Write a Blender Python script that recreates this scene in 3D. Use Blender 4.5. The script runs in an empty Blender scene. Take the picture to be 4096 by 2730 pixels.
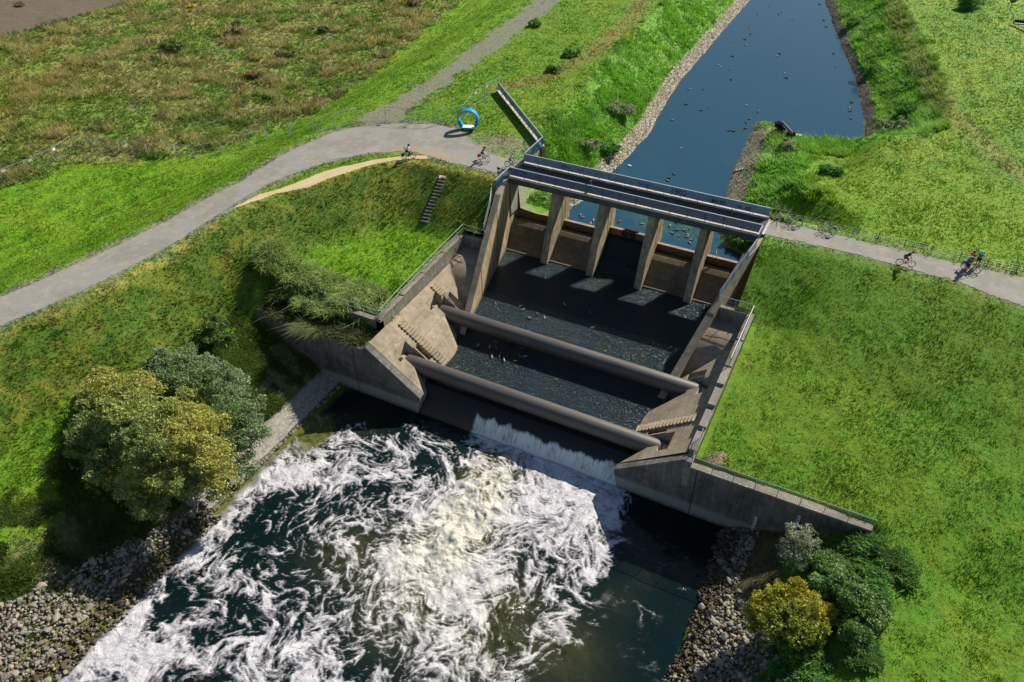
import bpy, bmesh, math, random
import numpy as np
from mathutils import Vector, Matrix
rnd = random.Random(7)
RNG = np.random.default_rng(11)
S = bpy.context.scene
COL = S.collection

# ------------------------------------------------------------------ camera
FPX = 3148.46
C0 = np.array([2048., 1365.])
_vp1 = np.array([-5757., -1114.]) - C0
_vp3 = np.array([2100., 5200.]) - C0
_n1 = np.array([*_vp1, FPX]); _n3 = np.array([*_vp3, FPX])
AX = -_n1 / np.linalg.norm(_n1); AD = _n3 / np.linalg.norm(_n3)
AY = np.cross(AD, AX)
if AY[2] < 0: AY = -AY
AY /= np.linalg.norm(AY)
R = np.array([AX, AY, -AD])
CAM = np.array([36.85, -71.13, 42.0])

def ray(px, py):
    return R @ np.array([px - C0[0], py - C0[1], FPX])
def bp(px, py, z=0.):
    d = ray(px, py); t = (z - CAM[2]) / d[2]
    return CAM + t * d
Fp = lambda x, y: (x * 1.7407, y * 1.7407)
z1 = lambda x, y: (1800 + x * .595, 500 + y * .595)
z3 = lambda x, y: (900 + x * .574, 1000 + y * .574)
z4 = lambda x, y: (1500 + x * .2998, 250 + y * .2998)
z5 = lambda x, y: (2900 + x * .5083, 700 + y * .5083)

cd = bpy.data.cameras.new('camera'); co = bpy.data.objects.new('camera', cd); COL.objects.link(co)
cd.sensor_width = 36; cd.lens = FPX / 4096 * 36; cd.clip_end = 5000; cd.clip_start = 1
M = Matrix.Identity(4)
for i in range(3):
    M[i][0] = R[i][0]; M[i][1] = -R[i][1]; M[i][2] = -R[i][2]; M[i][3] = CAM[i]
_q = M.to_3x3().to_quaternion()
co.rotation_mode = 'QUATERNION'; co.rotation_quaternion = _q; co.location = CAM
S.camera = co

# ------------------------------------------------------------------ light
SUN_EL, SUN_AZ = 39.5, 22.      # azimuth measured from +Y towards +X
w = bpy.data.worlds.new('World'); S.world = w; w.use_nodes = True
nt = w.node_tree
bg = nt.nodes['Background']
sky = nt.nodes.new('ShaderNodeTexSky'); sky.sky_type = 'NISHITA'; sky.sun_disc = False
sky.sun_elevation = math.radians(SUN_EL); sky.sun_rotation = math.radians(SUN_AZ)
sky.air_density = 1.0; sky.dust_density = 0.6; sky.ozone_density = 1.6
nt.links.new(sky.outputs[0], bg.inputs[0]); bg.inputs[1].default_value = 0.06
sd = bpy.data.lights.new('sun', 'SUN'); sd.energy = 5.0; sd.angle = math.radians(.53); sd.color = (1, .92, .78)
so = bpy.data.objects.new('sun', sd); COL.objects.link(so)
sv = Vector((math.sin(math.radians(SUN_AZ)) * math.cos(math.radians(SUN_EL)),
             math.cos(math.radians(SUN_AZ)) * math.cos(math.radians(SUN_EL)), math.sin(math.radians(SUN_EL))))
so.rotation_mode = 'QUATERNION'; so.rotation_quaternion = sv.to_track_quat('Z', 'Y'); so.location = (0, 60, 80)
S.view_settings.view_transform = 'Standard'; S.view_settings.look = 'None'; S.view_settings.exposure = 0.3
S.cycles.max_bounces = 6; S.cycles.transparent_max_bounces = 8
S.cycles.sample_clamp_indirect = 4

# ------------------------------------------------------------------ noise
def _hash(ix, iy, seed):
    h = (ix * 374761393 + iy * 668265263 + seed * 974634777) & 0xFFFFFFFF
    h = ((h ^ (h >> 13)) * 1274126177) & 0xFFFFFFFF
    return ((h ^ (h >> 16)) & 0xFFFF) / 65535.
def vnoise(x, y, seed=0):
    x = np.asarray(x, float); y = np.asarray(y, float)
    ix = np.floor(x).astype(np.int64); iy = np.floor(y).astype(np.int64)
    fx = x - ix; fy = y - iy
    fx = fx * fx * (3 - 2 * fx); fy = fy * fy * (3 - 2 * fy)
    a = _hash(ix, iy, seed); b = _hash(ix + 1, iy, seed); c = _hash(ix, iy + 1, seed); d = _hash(ix + 1, iy + 1, seed)
    return (a * (1 - fx) + b * fx) * (1 - fy) + (c * (1 - fx) + d * fx) * fy
def fbm(x, y, seed=0, o=4):
    s = 0; a = .5; t = 0
    for k in range(o):
        s = s + a * vnoise(x * 2 ** k + 17.3 * k, y * 2 ** k - 9.1 * k, seed + k); t += a; a *= .5
    return s / t
def sstep(a, b, x):
    t = np.clip((x - a) / (b - a), 0, 1); return t * t * (3 - 2 * t)
def pdist(x, y, pts):
    """distance to a polyline and the side (+ = right hand of its direction)"""
    best = np.full(x.shape, 1e9); side = np.zeros(x.shape)
    for (ax, ay), (bx, by) in zip(pts[:-1], pts[1:]):
        dx, dy = bx - ax, by - ay; L2 = dx * dx + dy * dy
        t = np.clip(((x - ax) * dx + (y - ay) * dy) / L2, 0, 1)
        d = np.hypot(x - ax - t * dx, y - ay - t * dy)
        s = (x - ax) * dy - (y - ay) * dx
        m = d < best - 1e-9
        best = np.where(m, d, best); side = np.where(m, np.sign(s), side)
    return best, side
def inpoly(x, y, pts):
    r = np.zeros(x.shape, bool); n = len(pts)
    for i in range(n):
        ax, ay = pts[i]; bx, by = pts[(i + 1) % n]
        if ay == by: continue
        c = ((ay > y) != (by > y)) & (x < (bx - ax) * (y - ay) / (by - ay) + ax)
        r ^= c
    return r
def sdpoly(x, y, pts):
    d, _ = pdist(x, y, pts + [pts[0]])
    return np.where(inpoly(x, y, pts), -d, d)

# ------------------------------------------------------------------ terrain
PL = [(-48, -110), (-34, -70), (-30, -55), (-27.4, -44.1), (-26, -39.5), (-24.7, -34.2), (-24.3, -29.9), (-23.7, -22.8), (-23.3, -18), (-22.2, -13),
      (-19.6, -8.5), (-16.7, -4.1), (-13.9, -1.2), (-10.2, -.4), (-4, -.1), (-.6, -.4), (27.9, -.4), (32, .3), (39.7, .2),
      (43.1, -.1), (46.1, -.2), (48.7, -1.2), (51.2, -1.7), (60, -4), (80, -12), (140, -40)]
PU = [(-55, -110), (-36, -60), (-31.2, -41.3), (-30.1, -35.7), (-29, -30.5), (-28.1, -24.5), (-27.7, -18.6), (-27.2, -13.9), (-27.4, -7.5),
      (-27.2, -2), (-26.8, 8), (-27, 20), (-27.5, 40), (-28.5, 60), (-30, 90), (-36, 220)]
CANAL = [(4.4, 1.5), (4.7, 4.5), (5.4, 8), (6.1, 19), (6.3, 28.8), (5, 40), (4.2, 49), (3.8, 70), (3.5, 97), (2, 230), (12, 230),
         (13.5, 125), (16.8, 103), (21.9, 85), (25, 75), (28.7, 62.7), (32.3, 48), (33.3, 38.8), (28.5, 36.6), (25.3, 35), (23.5, 36), (21.8, 39.4),
         (18.8, 39.5), (19.1, 32), (19.7, 24.5), (20.6, 16), (21.2, 10), (23.2, 5.6), (27.2, 3.9), (28.2, 1.5)]
RIDGE = [(36, 180), (43.3, 94), (47.6, 61.4), (50.7, 42.7), (56, 22), (75, 8), (150, 0)]
WZ = -5.5; RZ = -11.8
def terrain(x, y, noise=True):
    x = np.asarray(x, float); y = np.asarray(y, float)
    d, s = pdist(x, y, PL); river = s > 0
    lift = np.interp(d, [0, 1.2, 9, 27, 60], [0, -.12, -4.05, -5.9, -6.8])
    gen = np.interp(d, [0, 1.2, 14, 27, 60], [0, -.12, -4.0, -6.0, -6.8]); wg = sstep(31, 38, x); lift = lift * (1 - wg) + gen * wg
    # north of the wing walls
    zN = lift
    plat = (x < -2.2) & (x > -15.5) & (y < -23.7)
    zN = np.where(plat, np.minimum(zN, -6.0), zN)
    zN = np.where((x < -2) & (y < -17), zN - .9 * sstep(-17, -23, y) * sstep(-18, -12, x), zN)
    zN = np.where(plat, -6.0 - .0 * x, zN)
    # south of them: down to the river
    cL = np.interp(d, [0, 1.0, 7, 12, 20], [0, -.1, -4.3, -5.9, -6.3])
    zl = np.minimum(cL, np.interp(-5.4 - x, [-9, 0, 11.5, 17, 30], [RZ - 4.5, RZ, RZ + 5.9, RZ + 10.5, 9]))
    zr = np.minimum(lift, RZ + (x - 33.6) * .52)
    zS = np.where(x < 14, zl, zr)
    zS = np.maximum(zS, -13.2)
    zS = np.where((x > -5.0) & (x < 33.2), -13.2, zS)
    wd = .12 + np.clip((-15 - x) * 1.3, 0, 8) + np.clip((x - 43.8) * 1.2, 0, 6)
    b = sstep(-26.6 - wd, -26.6 + wd, y)
    zR = zS * (1 - b) + zN * b
    # land side and canal
    d2, s2 = pdist(x, y, PU)
    zland = np.where(s2 < 0, np.interp(d2, [0, 1.5, 9, 14], [0, -.1, -2.8, -3.1]), 0)
    d3, s3 = pdist(x, y, RIDGE)
    zland = np.minimum(zland, np.where(s3 < 0, np.interp(d3, [0, 2, 9], [0, -.2, -2.4]), 0))
    dc = sdpoly(x, y, CANAL)
    cap = -3.4 * sstep(9, 34, y) * sstep(36.5, 31.5, x) * (x > 12) * sstep(48, 40, y)
    zc = np.minimum(cap, WZ + dc * (.6 - .5 * sstep(12, 7.5, y) * (x < 8)))
    zc = np.where(dc < 0, np.maximum(-7.0, WZ + dc * .6), zc)
    inwall = ((x < -.45) & (y < 8.5)) | ((x < -.45) & ((x + .45) * 12.9 + (y - 8.5) * 12.55 < 0))
    zc = np.where(inwall, np.maximum(zc, 0), zc)
    zc = np.where(x > 27.6, np.maximum(zc, -.5 * np.clip(y - 4.4, 0, 99)), zc)
    zup = np.minimum(zland, zc)
    z = np.where(river, zR, zup)
    if noise:
        onpath = sstep(.3, 2.5, np.abs(z)) 
        z = z + (fbm(x * .35, y * .35, 3) - .5) * .35 * onpath + (fbm(x * 1.7, y * 1.7, 5, 2) - .5) * .12 * onpath
    return z
def tz(x, y): return float(terrain(np.array([x]), np.array([y]), True)[0])
def onT(px, py, dz=0.):
    """point of the terrain seen at a pixel of the photograph"""
    d = ray(px, py); d = d / np.linalg.norm(d)
    t = np.linspace(30, 260, 2300)
    P = CAM[None, :] + t[:, None] * d[None, :]
    h = terrain(P[:, 0], P[:, 1]) + dz
    k = int(np.argmax(P[:, 2] < h)); 
    return P[k]

# ------------------------------------------------------------------ materials
def newmat(name):
    m = bpy.data.materials.new(name); m.use_nodes = True
    n = m.node_tree.nodes; l = m.node_tree.links
    return m, n, l, n['Principled BSDF']
def N(n, t, **k):
    o = n.new(t)
    for a, v in k.items():
        if a.startswith('i_'):
            key = a[2:]
            key = int(key) if key.isdigit() else key.replace('_', ' ')
            o.inputs[key].default_value = v
        else: setattr(o, a, v)
    return o
def ramp(n, pts):
    r = n.new('ShaderNodeValToRGB'); e = r.color_ramp.elements
    while len(e) < len(pts): e.new(.5)
    for el, (p, c) in zip(e, pts):
        el.position = p; el.color = (*c, 1) if len(c) == 3 else c
    return r
def mixc(n, l, fac, a, b, mode='MIX'):
    m = n.new('ShaderNodeMix'); m.data_type = 'RGBA'; m.blend_type = mode
    for sock, v in ((m.inputs[0], fac), (m.inputs[6], a), (m.inputs[7], b)):
        if hasattr(v, 'is_output') or isinstance(v, bpy.types.NodeSocket): l.new(v, sock)
        elif isinstance(v, (int, float)): sock.default_value = v
        else: sock.default_value = (*v, 1)
    return m.outputs[2]
def math_(n, l, op, a, b=0., clamp=False):
    m = n.new('ShaderNodeMath'); m.operation = op; m.use_clamp = clamp
    for sock, v in ((m.inputs[0], a), (m.inputs[1], b)):
        if isinstance(v, bpy.types.NodeSocket): l.new(v, sock)
        else: sock.default_value = v
    return m.outputs[0]
def coords(n, l, scale=(1, 1, 1), obj=True):
    g = n.new('ShaderNodeNewGeometry') if not obj else n.new('ShaderNodeTexCoord')
    mp = n.new('ShaderNodeMapping'); mp.inputs['Scale'].default_value = scale
    l.new(g.outputs['Position'] if not obj else g.outputs['Object'], mp.inputs[0])
    return mp.outputs[0]
def noise(n, l, vec, scale, detail=4, rough=.55, dist=0.):
    t = N(n, 'ShaderNodeTexNoise'); t.inputs['Scale'].default_value = scale; t.inputs['Detail'].default_value = detail
    t.inputs['Roughness'].default_value = rough; t.inputs['Distortion'].default_value = dist
    l.new(vec, t.inputs['Vector']); return t.outputs[0]
def bump(n, l, h, strength, dist=.1):
    b = n.new('ShaderNodeBump'); b.inputs['Strength'].default_value = strength; b.inputs['Distance'].default_value = dist
    l.new(h, b.inputs['Height']); return b.outputs[0]

def plain(name, col, rough=.6, metal=0., var=.25, scale=3., bmp=.15, world=False):
    m, n, l, p = newmat(name)
    v = coords(n, l, obj=not world)
    t = noise(n, l, v, scale, 5)
    dark = tuple(c * (1 - var) for c in col); lite = tuple(min(1, c * (1 + var)) for c in col)
    r = ramp(n, [(.3, dark), (.7, lite)]); l.new(t, r.inputs[0])
    l.new(r.outputs[0], p.inputs['Base Color']); p.inputs['Roughness'].default_value = rough; p.inputs['Metallic'].default_value = metal
    if bmp: l.new(bump(n, l, noise(n, l, v, scale * 6, 3), bmp, .03), p.inputs['Normal'])
    return m

def concrete(name, base, dark, streak=0., lichen=0., rust=None, joints=0., tide=None, seed=0.):
    m, n, l, p = newmat(name)
    v = coords(n, l, obj=False)
    big = noise(n, l, v, .35, 6, .65, .4)
    mid = noise(n, l, v, 1.7, 7, .7)
    vs = coords(n, l, (2.2, 2.2, .16), obj=False)
    st = noise(n, l, vs, 1.6, 6, .7)
    r = ramp(n, [(.32, dark), (.62, base)]); l.new(big, r.inputs[0])
    c = r.outputs[0]
    r2 = ramp(n, [(.3, (.55, .55, .55)), (.7, (1.2, 1.2, 1.18))]); l.new(mid, r2.inputs[0])
    c = mixc(n, l, .8, c, r2.outputs[0], 'MULTIPLY')
    gz = n.new('ShaderNodeNewGeometry'); sz = n.new('ShaderNodeSeparateXYZ'); l.new(gz.outputs['Position'], sz.inputs[0])
    fr_ = math_(n, l, 'LESS_THAN', math_(n, l, 'FRACT', math_(n, l, 'MULTIPLY', sz.outputs[2], .95)), .045)
    c = mixc(n, l, math_(n, l, 'MULTIPLY', fr_, .35), c, (.05, .045, .035))
    if streak:
        r3 = ramp(n, [(.42, (.42, .40, .36)), (.6, (1.1, 1.1, 1.1))]); l.new(st, r3.inputs[0])
        c = mixc(n, l, streak, c, r3.outputs[0], 'MULTIPLY')
    if tide:      # a band of lighter/darker wall near the water line (height, half width, colour)
        g = n.new('ShaderNodeNewGeometry'); sx = n.new('ShaderNodeSeparateXYZ'); l.new(g.outputs['Position'], sx.inputs[0])
        h = math_(n, l, 'ADD', sx.outputs[2], math_(n, l, 'MULTIPLY', mid, .5))
        for (zc_, hw, tc, amt) in tide:
            f = math_(n, l, 'SUBTRACT', 1., math_(n, l, 'DIVIDE', math_(n, l, 'ABSOLUTE', math_(n, l, 'SUBTRACT', h, zc_)), hw), True)
            f = math_(n, l, 'MULTIPLY', math_(n, l, 'MULTIPLY', f, 2., True), amt)
            c = mixc(n, l, f, c, tc)
    if rust:
        rn = noise(n, l, v, .9, 8, .75, .6)
        rr = ramp(n, [(.6, (0, 0, 0)), (.72, (1, 1, 1))]); l.new(rn, rr.inputs[0])
        c = mixc(n, l, math_(n, l, 'MULTIPLY', rr.outputs[0], .5), c, rust)
    if lichen:
        vo = N(n, 'ShaderNodeTexVoronoi'); vo.inputs['Scale'].default_value = 2.6; l.new(v, vo.inputs['Vector'])
        rr = ramp(n, [(.11, (1, 1, 1)), (.17, (0, 0, 0))]); l.new(vo.outputs['Distance'], rr.inputs[0])
        patch = ramp(n, [(.44, (0, 0, 0)), (.6, (1, 1, 1))]); l.new(noise(n, l, v, .8, 3), patch.inputs[0])
        f = math_(n, l, 'MULTIPLY', math_(n, l, 'MULTIPLY', rr.outputs[0], patch.outputs[0]), lichen)
        c = mixc(n, l, f, c, (.62, .6, .5))
        vo2 = ramp(n, [(.58, (0, 0, 0)), (.7, (1, 1, 1))]); l.new(noise(n, l, v, 1.1, 6, .7), vo2.inputs[0])
        c = mixc(n, l, math_(n, l, 'MULTIPLY', vo2.outputs[0], .45 * lichen), c, (.25, .16, .06))
    l.new(c, p.inputs['Base Color']); p.inputs['Roughness'].default_value = .85
    l.new(bump(n, l, noise(n, l, v, 9, 6, .7), .35, .04), p.inputs['Normal'])
    return m

def attrmat(name, attr='col', rough=.8, trans=0., var=.5, scale=1.2, bmp=.6, bscale=3., bdist=.25, fine=True):
    m, n, l, p = newmat(name)
    a = N(n, 'ShaderNodeAttribute', attribute_name=attr)
    c = a.outputs['Color']
    if fine:
        v = coords(n, l, obj=False)
        t = noise(n, l, v, scale, 8, .72, .5)
        r = ramp(n, [(.3, (1 - var,) * 3), (.7, (1 + var,) * 3)]); l.new(t, r.inputs[0])
        c = mixc(n, l, 1., c, r.outputs[0], 'MULTIPLY')
        t2 = noise(n, l, v, scale * .35, 5, .6, 1.)
        r2 = ramp(n, [(.35, (1.15, .98, .8)), (.65, (.88, 1.03, .95))]); l.new(t2, r2.inputs[0])
        c = mixc(n, l, 1., c, r2.outputs[0], 'MULTIPLY')
        l.new(bump(n, l, noise(n, l, v, bscale, 6, .7, .4), bmp, bdist), p.inputs['Normal'])
    l.new(c, p.inputs['Base Color']); p.inputs['Roughness'].default_value = rough
    p.inputs['Specular IOR Level'].default_value = .25
    if trans:
        tr = n.new('ShaderNodeBsdfTranslucent'); mx = n.new('ShaderNodeMixShader'); mx.inputs[0].default_value = trans
        l.new(c, tr.inputs[0]); l.new(p.outputs[0], mx.inputs[1]); l.new(tr.outputs[0], mx.inputs[2])
        l.new(mx.outputs[0], n['Material Output'].inputs[0])
    return m

MT = {}
MT['conc_tan'] = concrete('weathered_tan_concrete', (.56, .45, .275), (.36, .28, .165), streak=.45, tide=[(-8.2, .5, (.2, .15, .07), .6)])
MT['conc_grey'] = concrete('weathered_grey_concrete', (.34, .31, .25), (.2, .18, .145), streak=.5)
MT['conc_slope'] = concrete('lichened_slope_concrete', (.40, .335, .235), (.25, .205, .15), lichen=.9)
MT['conc_wing'] = concrete('dark_wing_wall_concrete', (.24, .235, .22), (.11, .11, .105), streak=.55,
                           tide=[(-10.7, .75, (.36, .37, .36), .7), (-11.8, .35, (.05, .06, .05), .9)])
MT['conc_top'] = concrete('speckled_coping_concrete', (.30, .27, .22), (.17, .155, .13), lichen=1.)
MT['conc_pier'] = concrete('pier_concrete', (.54, .45, .28), (.32, .26, .165), streak=.5, tide=[(-8.6, .4, (.1, .09, .05), .7)])
MT['conc_sill'] = concrete('brown_stained_sill_concrete', (.25, .19, .115), (.12, .095, .06), streak=.3)
MT['coping'] = plain('pale_concrete_edging', (.55, .5, .42), .8, 0, .18, 1.2)
MT['fascia'] = plain('shade_darkened_fascia', (.085, .09, .09), .85, 0, .35, 1.2)  # edge beam concrete, its shade put into the colour
MT['asphalt'] = plain('bridge_deck_asphalt', (.085, .085, .085), .9, 0, .3, 2.)
MT['steel'] = plain('galvanised_steel', (.36, .41, .44), .5, .1, .12, 3, .05)
MT['greenrail'] = plain('pale_green_grey_painted_steel', (.42, .5, .46), .5, .3, .15, 3, .05)
MT['panel'] = plain('grey_blue_railing_panel', (.24, .35, .43), .6, .0, .25, 1.5, .1, True)
MT['slat'] = plain('blue_grey_railing_bars', (.015, .085, .19), .6, .0, .2, 2, .05)
MT['beam'] = plain('rusty_brown_stop_beam', (.22, .12, .075), .8, .1, .4, 2)
MT['beamtop'] = plain('worn_reddish_beam_top', (.34, .235, .17), .8, 0, .3, 2)
MT['dark'] = plain('dark_slot_shade_and_joint', (.03, .03, .03), .6, .3, .3)  # near-black colour: painted shade of the gate slots, also the dark joints
MT['wood'] = plain('bleached_wood', (.42, .33, .23), .85, 0, .3, 3)
MT['rust'] = plain('dark_rusted_iron', (.06, .035, .025), .8, .2, .5, 3)
MT['blackiron'] = plain('black_tarred_iron', (.025, .025, .027), .6, .3, .6, 3)
MT['blue'] = plain('bright_cyan_blue_paint', (.0, .30, .62), .35, 0, .08, 1, 0)
MT['white'] = plain('white_paint', (.8, .8, .78), .5, 0, .06, 2, 0)
MT['black'] = plain('black_rubber', (.02, .02, .022), .6, 0, .2, 5, 0)
MT['ledge'] = plain('dark_stair_timber', (.10, .09, .075), .9, 0, .4, 3)
MT['steptop'] = plain('pale_stair_tread', (.32, .28, .22), .9, 0, .3, 3)

# lichened pipe: grey paint with rust bloom
def pipe_mat():
    m, n, l, p = newmat('grey_purple_painted_pipe')
    v = coords(n, l, obj=False)
    r = ramp(n, [(.3, (.078, .072, .070)), (.7, (.135, .122, .115))]); l.new(noise(n, l, coords(n, l, (.25, 2, 2), obj=False), 1.1, 7, .7), r.inputs[0])
    rr = ramp(n, [(.60, (0, 0, 0)), (.70, (1, 1, 1))]); l.new(noise(n, l, v, 3.2, 8, .78), rr.inputs[0])
    c = mixc(n, l, math_(n, l, 'MULTIPLY', rr.outputs[0], .55), r.outputs[0], (.26, .12, .055))
    l.new(c, p.inputs['Base Color']); p.inputs['Roughness'].default_value = .5; p.inputs['Metallic'].default_value = .1
    l.new(bump(n, l, noise(n, l, v, 7, 4), .15, .03), p.inputs['Normal'])
    return m
MT['pipe'] = pipe_mat()

# ------------------------------------------------------------------ object helpers
def tag(o, label=None, cat=None, group=None, kind=None):
    if label: o['label'] = label
    if cat: o['category'] = cat
    if group: o['group'] = group
    if kind: o['kind'] = kind
    return o
def empty(name, loc=(0, 0, 0), rz=0):
    o = bpy.data.objects.new(name, None); COL.objects.link(o); o.location = loc; o.rotation_euler = (0, 0, rz)
    o.empty_display_size = .2
    return o
class MB:
    """collects shapes for one mesh"""
    def __init__(s): s.v = []; s.f = []; s.m = []
    def add(s, vs, fs, mi=0):
        b = len(s.v); s.v += [tuple(q) for q in vs]; s.f += [tuple(b + i for i in f) for f in fs]; s.m += [mi] * len(fs); return s
    def box(s, a, b, mi=0):
        (x0, y0, z0), (x1, y1, z1_) = a, b
        return s.add([(x0, y0, z0), (x1, y0, z0), (x1, y1, z0), (x0, y1, z0), (x0, y0, z1_), (x1, y0, z1_), (x1, y1, z1_), (x0, y1, z1_)],
                     [(0, 3, 2, 1), (4, 5, 6, 7), (0, 1, 5, 4), (1, 2, 6, 5), (2, 3, 7, 6), (3, 0, 4, 7)], mi)
    def prism(s, top, bot, mi=0):
        n = len(top); vs = list(top) + list(bot)
        fs = [tuple(range(n)), tuple(range(2 * n - 1, n - 1, -1))] + [(i, i + n, (i + 1) % n + n, (i + 1) % n) for i in range(n)]
        return s.add(vs, fs, mi)
    def beam(s, p, q, w, h, mi=0, up=(0, 0, 1)):
        p = Vector(p); q = Vector(q); d = (q - p).normalized(); u = Vector(up)
        sd_ = d.cross(u)
        if sd_.length < 1e-4: sd_ = d.cross(Vector((0, 1, 0)))
        sd_.normalize(); u = sd_.cross(d)
        c = [(-w / 2, -h / 2), (w / 2, -h / 2), (w / 2, h / 2), (-w / 2, h / 2)]
        return s.prism([p + sd_ * a + u * b for a, b in c], [q + sd_ * a + u * b for a, b in c], mi)
    def tube(s, pts, r, n=8, mi=0, cap=True):
        pts = [Vector(p) for p in pts]; rs = r if isinstance(r, (list, tuple)) else [r] * len(pts)
        base = len(s.v); prev = None
        for i, p in enumerate(pts):
            d = (pts[min(i + 1, len(pts) - 1)] - pts[max(i - 1, 0)])
            d = d.normalized() if d.length > 1e-6 else Vector((0, 0, 1))
            a = d.orthogonal().normalized() if prev is None else (prev - d * prev.dot(d)).normalized()
            prev = a; b = d.cross(a)
            for k in range(n):
                t = 2 * math.pi * k / n
                s.v.append(tuple(p + (a * math.cos(t) + b * math.sin(t)) * rs[i]))
        for i in range(len(pts) - 1):
            for k in range(n):
                s.f.append((base + i * n + k, base + i * n + (k + 1) % n, base + (i + 1) * n + (k + 1) % n, base + (i + 1) * n + k)); s.m.append(mi)
        if cap:
            s.f.append(tuple(base + k for k in range(n))[::-1]); s.m.append(mi)
            s.f.append(tuple(base + (len(pts) - 1) * n + k for k in range(n))); s.m.append(mi)
        return s
    def ball(s, c, r, seg=10, rings=7, mi=0, sq=(1, 1, 1)):
        base = len(s.v)
        for i in range(rings + 1):
            ph = math.pi * i / rings
            for k in range(seg):
                t = 2 * math.pi * k / seg
                s.v.append((c[0] + r * sq[0] * math.sin(ph) * math.cos(t), c[1] + r * sq[1] * math.sin(ph) * math.sin(t), c[2] + r * sq[2] * math.cos(ph)))
        for i in range(rings):
            for k in range(seg):
                s.f.append((base + i * seg + k, base + (i + 1) * seg + k, base + (i + 1) * seg + (k + 1) % seg, base + i * seg + (k + 1) % seg)); s.m.append(mi)
        return s
    def torus(s, c, R_, r, axis='Y', n=28, k_=6, mi=0):
        base = len(s.v)
        for i in range(n):
            a = 2 * math.pi * i / n
            for k in range(k_):
                b = 2 * math.pi * k / k_
                u = (R_ + r * math.cos(b)); x, z, y = u * math.cos(a), u * math.sin(a), r * math.sin(b)
                s.v.append((c[0] + x, c[1] + y, c[2] + z))
        for i in range(n):
            for k in range(k_):
                s.f.append((base + i * k_ + k, base + ((i + 1) % n) * k_ + k, base + ((i + 1) % n) * k_ + (k + 1) % k_, base + i * k_ + (k + 1) % k_)); s.m.append(mi)
        return s
    def build(s, name, mats, parent=None, smooth=False, bevel=0.):
        me = bpy.data.meshes.new(name); me.from_pydata(s.v, [], s.f)
        if not isinstance(mats, (list, tuple)): mats = [mats]
        for m in mats: me.materials.append(m)
        if len(mats) > 1: me.polygons.foreach_set('material_index', s.m)
        if smooth: me.polygons.foreach_set('use_smooth', [True] * len(me.polygons))
        bm = bmesh.new(); bm.from_mesh(me); bmesh.ops.recalc_face_normals(bm, faces=bm.faces); bm.to_mesh(me); bm.free()
        o = bpy.data.objects.new(name, me); COL.objects.link(o)
        if parent: o.parent = parent
        if bevel:
            b = o.modifiers.new('bevel', 'BEVEL'); b.width = bevel; b.segments = 1; b.limit_method = 'ANGLE'
        return o
def npmesh(name, V, Fa, mat, k=3, cols=None, smooth=False, attrs=None):
    """fast mesh from numpy arrays; V (n,3), Fa (m,k)"""
    me = bpy.data.meshes.new(name)
    me.vertices.add(len(V)); me.vertices.foreach_set('co', np.ascontiguousarray(V, dtype=np.float32).ravel())
    me.loops.add(Fa.size); me.loops.foreach_set('vertex_index', np.ascontiguousarray(Fa, dtype=np.int32).ravel())
    me.polygons.add(len(Fa)); me.polygons.foreach_set('loop_start', np.arange(0, Fa.size, k, dtype=np.int32))
    me.update(calc_edges=True)
    if smooth: me.polygons.foreach_set('use_smooth', np.ones(len(Fa), bool))
    if cols is not None:
        a = me.attributes.new('col', 'FLOAT_COLOR', 'POINT')
        a.data.foreach_set('color', np.concatenate([cols, np.ones((len(cols), 1))], 1).astype(np.float32).ravel())
    for nm, arr in (attrs or {}).items():
        a = me.attributes.new(nm, 'FLOAT', 'POINT'); a.data.foreach_set('value', np.asarray(arr, np.float32).ravel())
    me.materials.append(mat)
    o = bpy.data.objects.new(name, me); COL.objects.link(o)
    return o
def copy_tree(o, parent=None):
    c = o.copy(); COL.objects.link(c)
    if parent: c.parent = parent
    for ch in o.children: copy_tree(ch, c)
    return c

# ------------------------------------------------------------------ ground colour zones
MEADOW = [(-58, -60), (-56.5, -24.4), (-54, -16), (-45.7, -10.9), (-39, -2), (-37, 5), (-36.6, 12), (-38.1, 31.7), (-44.3, 64.7), (-52, 95), (-75, 200), (-300, 200), (-300, -60)]
PATH_L = [(-36, -62), (-31.6, -41.3), (-30.1, -35.7), (-29, -30.5), (-28.1, -24.5), (-27.7, -18.6), (-27.0, -13.9), (-27.2, -8), (-26.6, -3.3), (-25.7, .6), (-23.4, 3.9),
          (-20.5, 6.1), (-15.6, 8.3), (-12.0, 8.3), (-9.5, 6.8), (-8.2, 5.6), (-5., 4.1), (-.3, 3.5), (-.3, .1), (-4, .3), (-7.5, .1), (-10.2, .3), (-13.5, 0.5), (-15.5, -.6),
          (-18.1, -2.0), (-20.6, -5), (-22.6, -9.0), (-24.0, -14.0), (-24.2, -20), (-24.1, -26), (-24.5, -30), (-25.2, -35), (-26.5, -40), (-28.2, -45.5), (-31.5, -56)]
SAND = [(-24.6, -22.5), (-24.0, -17.5), (-23.2, -12.8), (-21.2, -9.2), (-18.9, -5.6), (-16.2, -2.7), (-13.8, -.6), (-10.5, .0), (-9.5, .9), (-12.6, 1.3), (-14.3, .3), (-17.3, -1.7),
        (-20.0, -5.0), (-22.5, -9.2), (-24.0, -13.6), (-24.5, -18)]
PATH_R = [(27.5, 3.5), (31.4, 3.4), (35.7, 3.3), (40.1, 3.3), (43.7, 3.1), (47.4, 3.2), (51.1, 3.3), (62, 3.5), (75, -1), (72, -7), (60, -3.8), (51.2, -1.5), (48.7, -1), (46.1, 0),
          (43.1, .1), (39.7, .4), (36.1, .6), (32, .5), (27.5, .4)]
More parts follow.
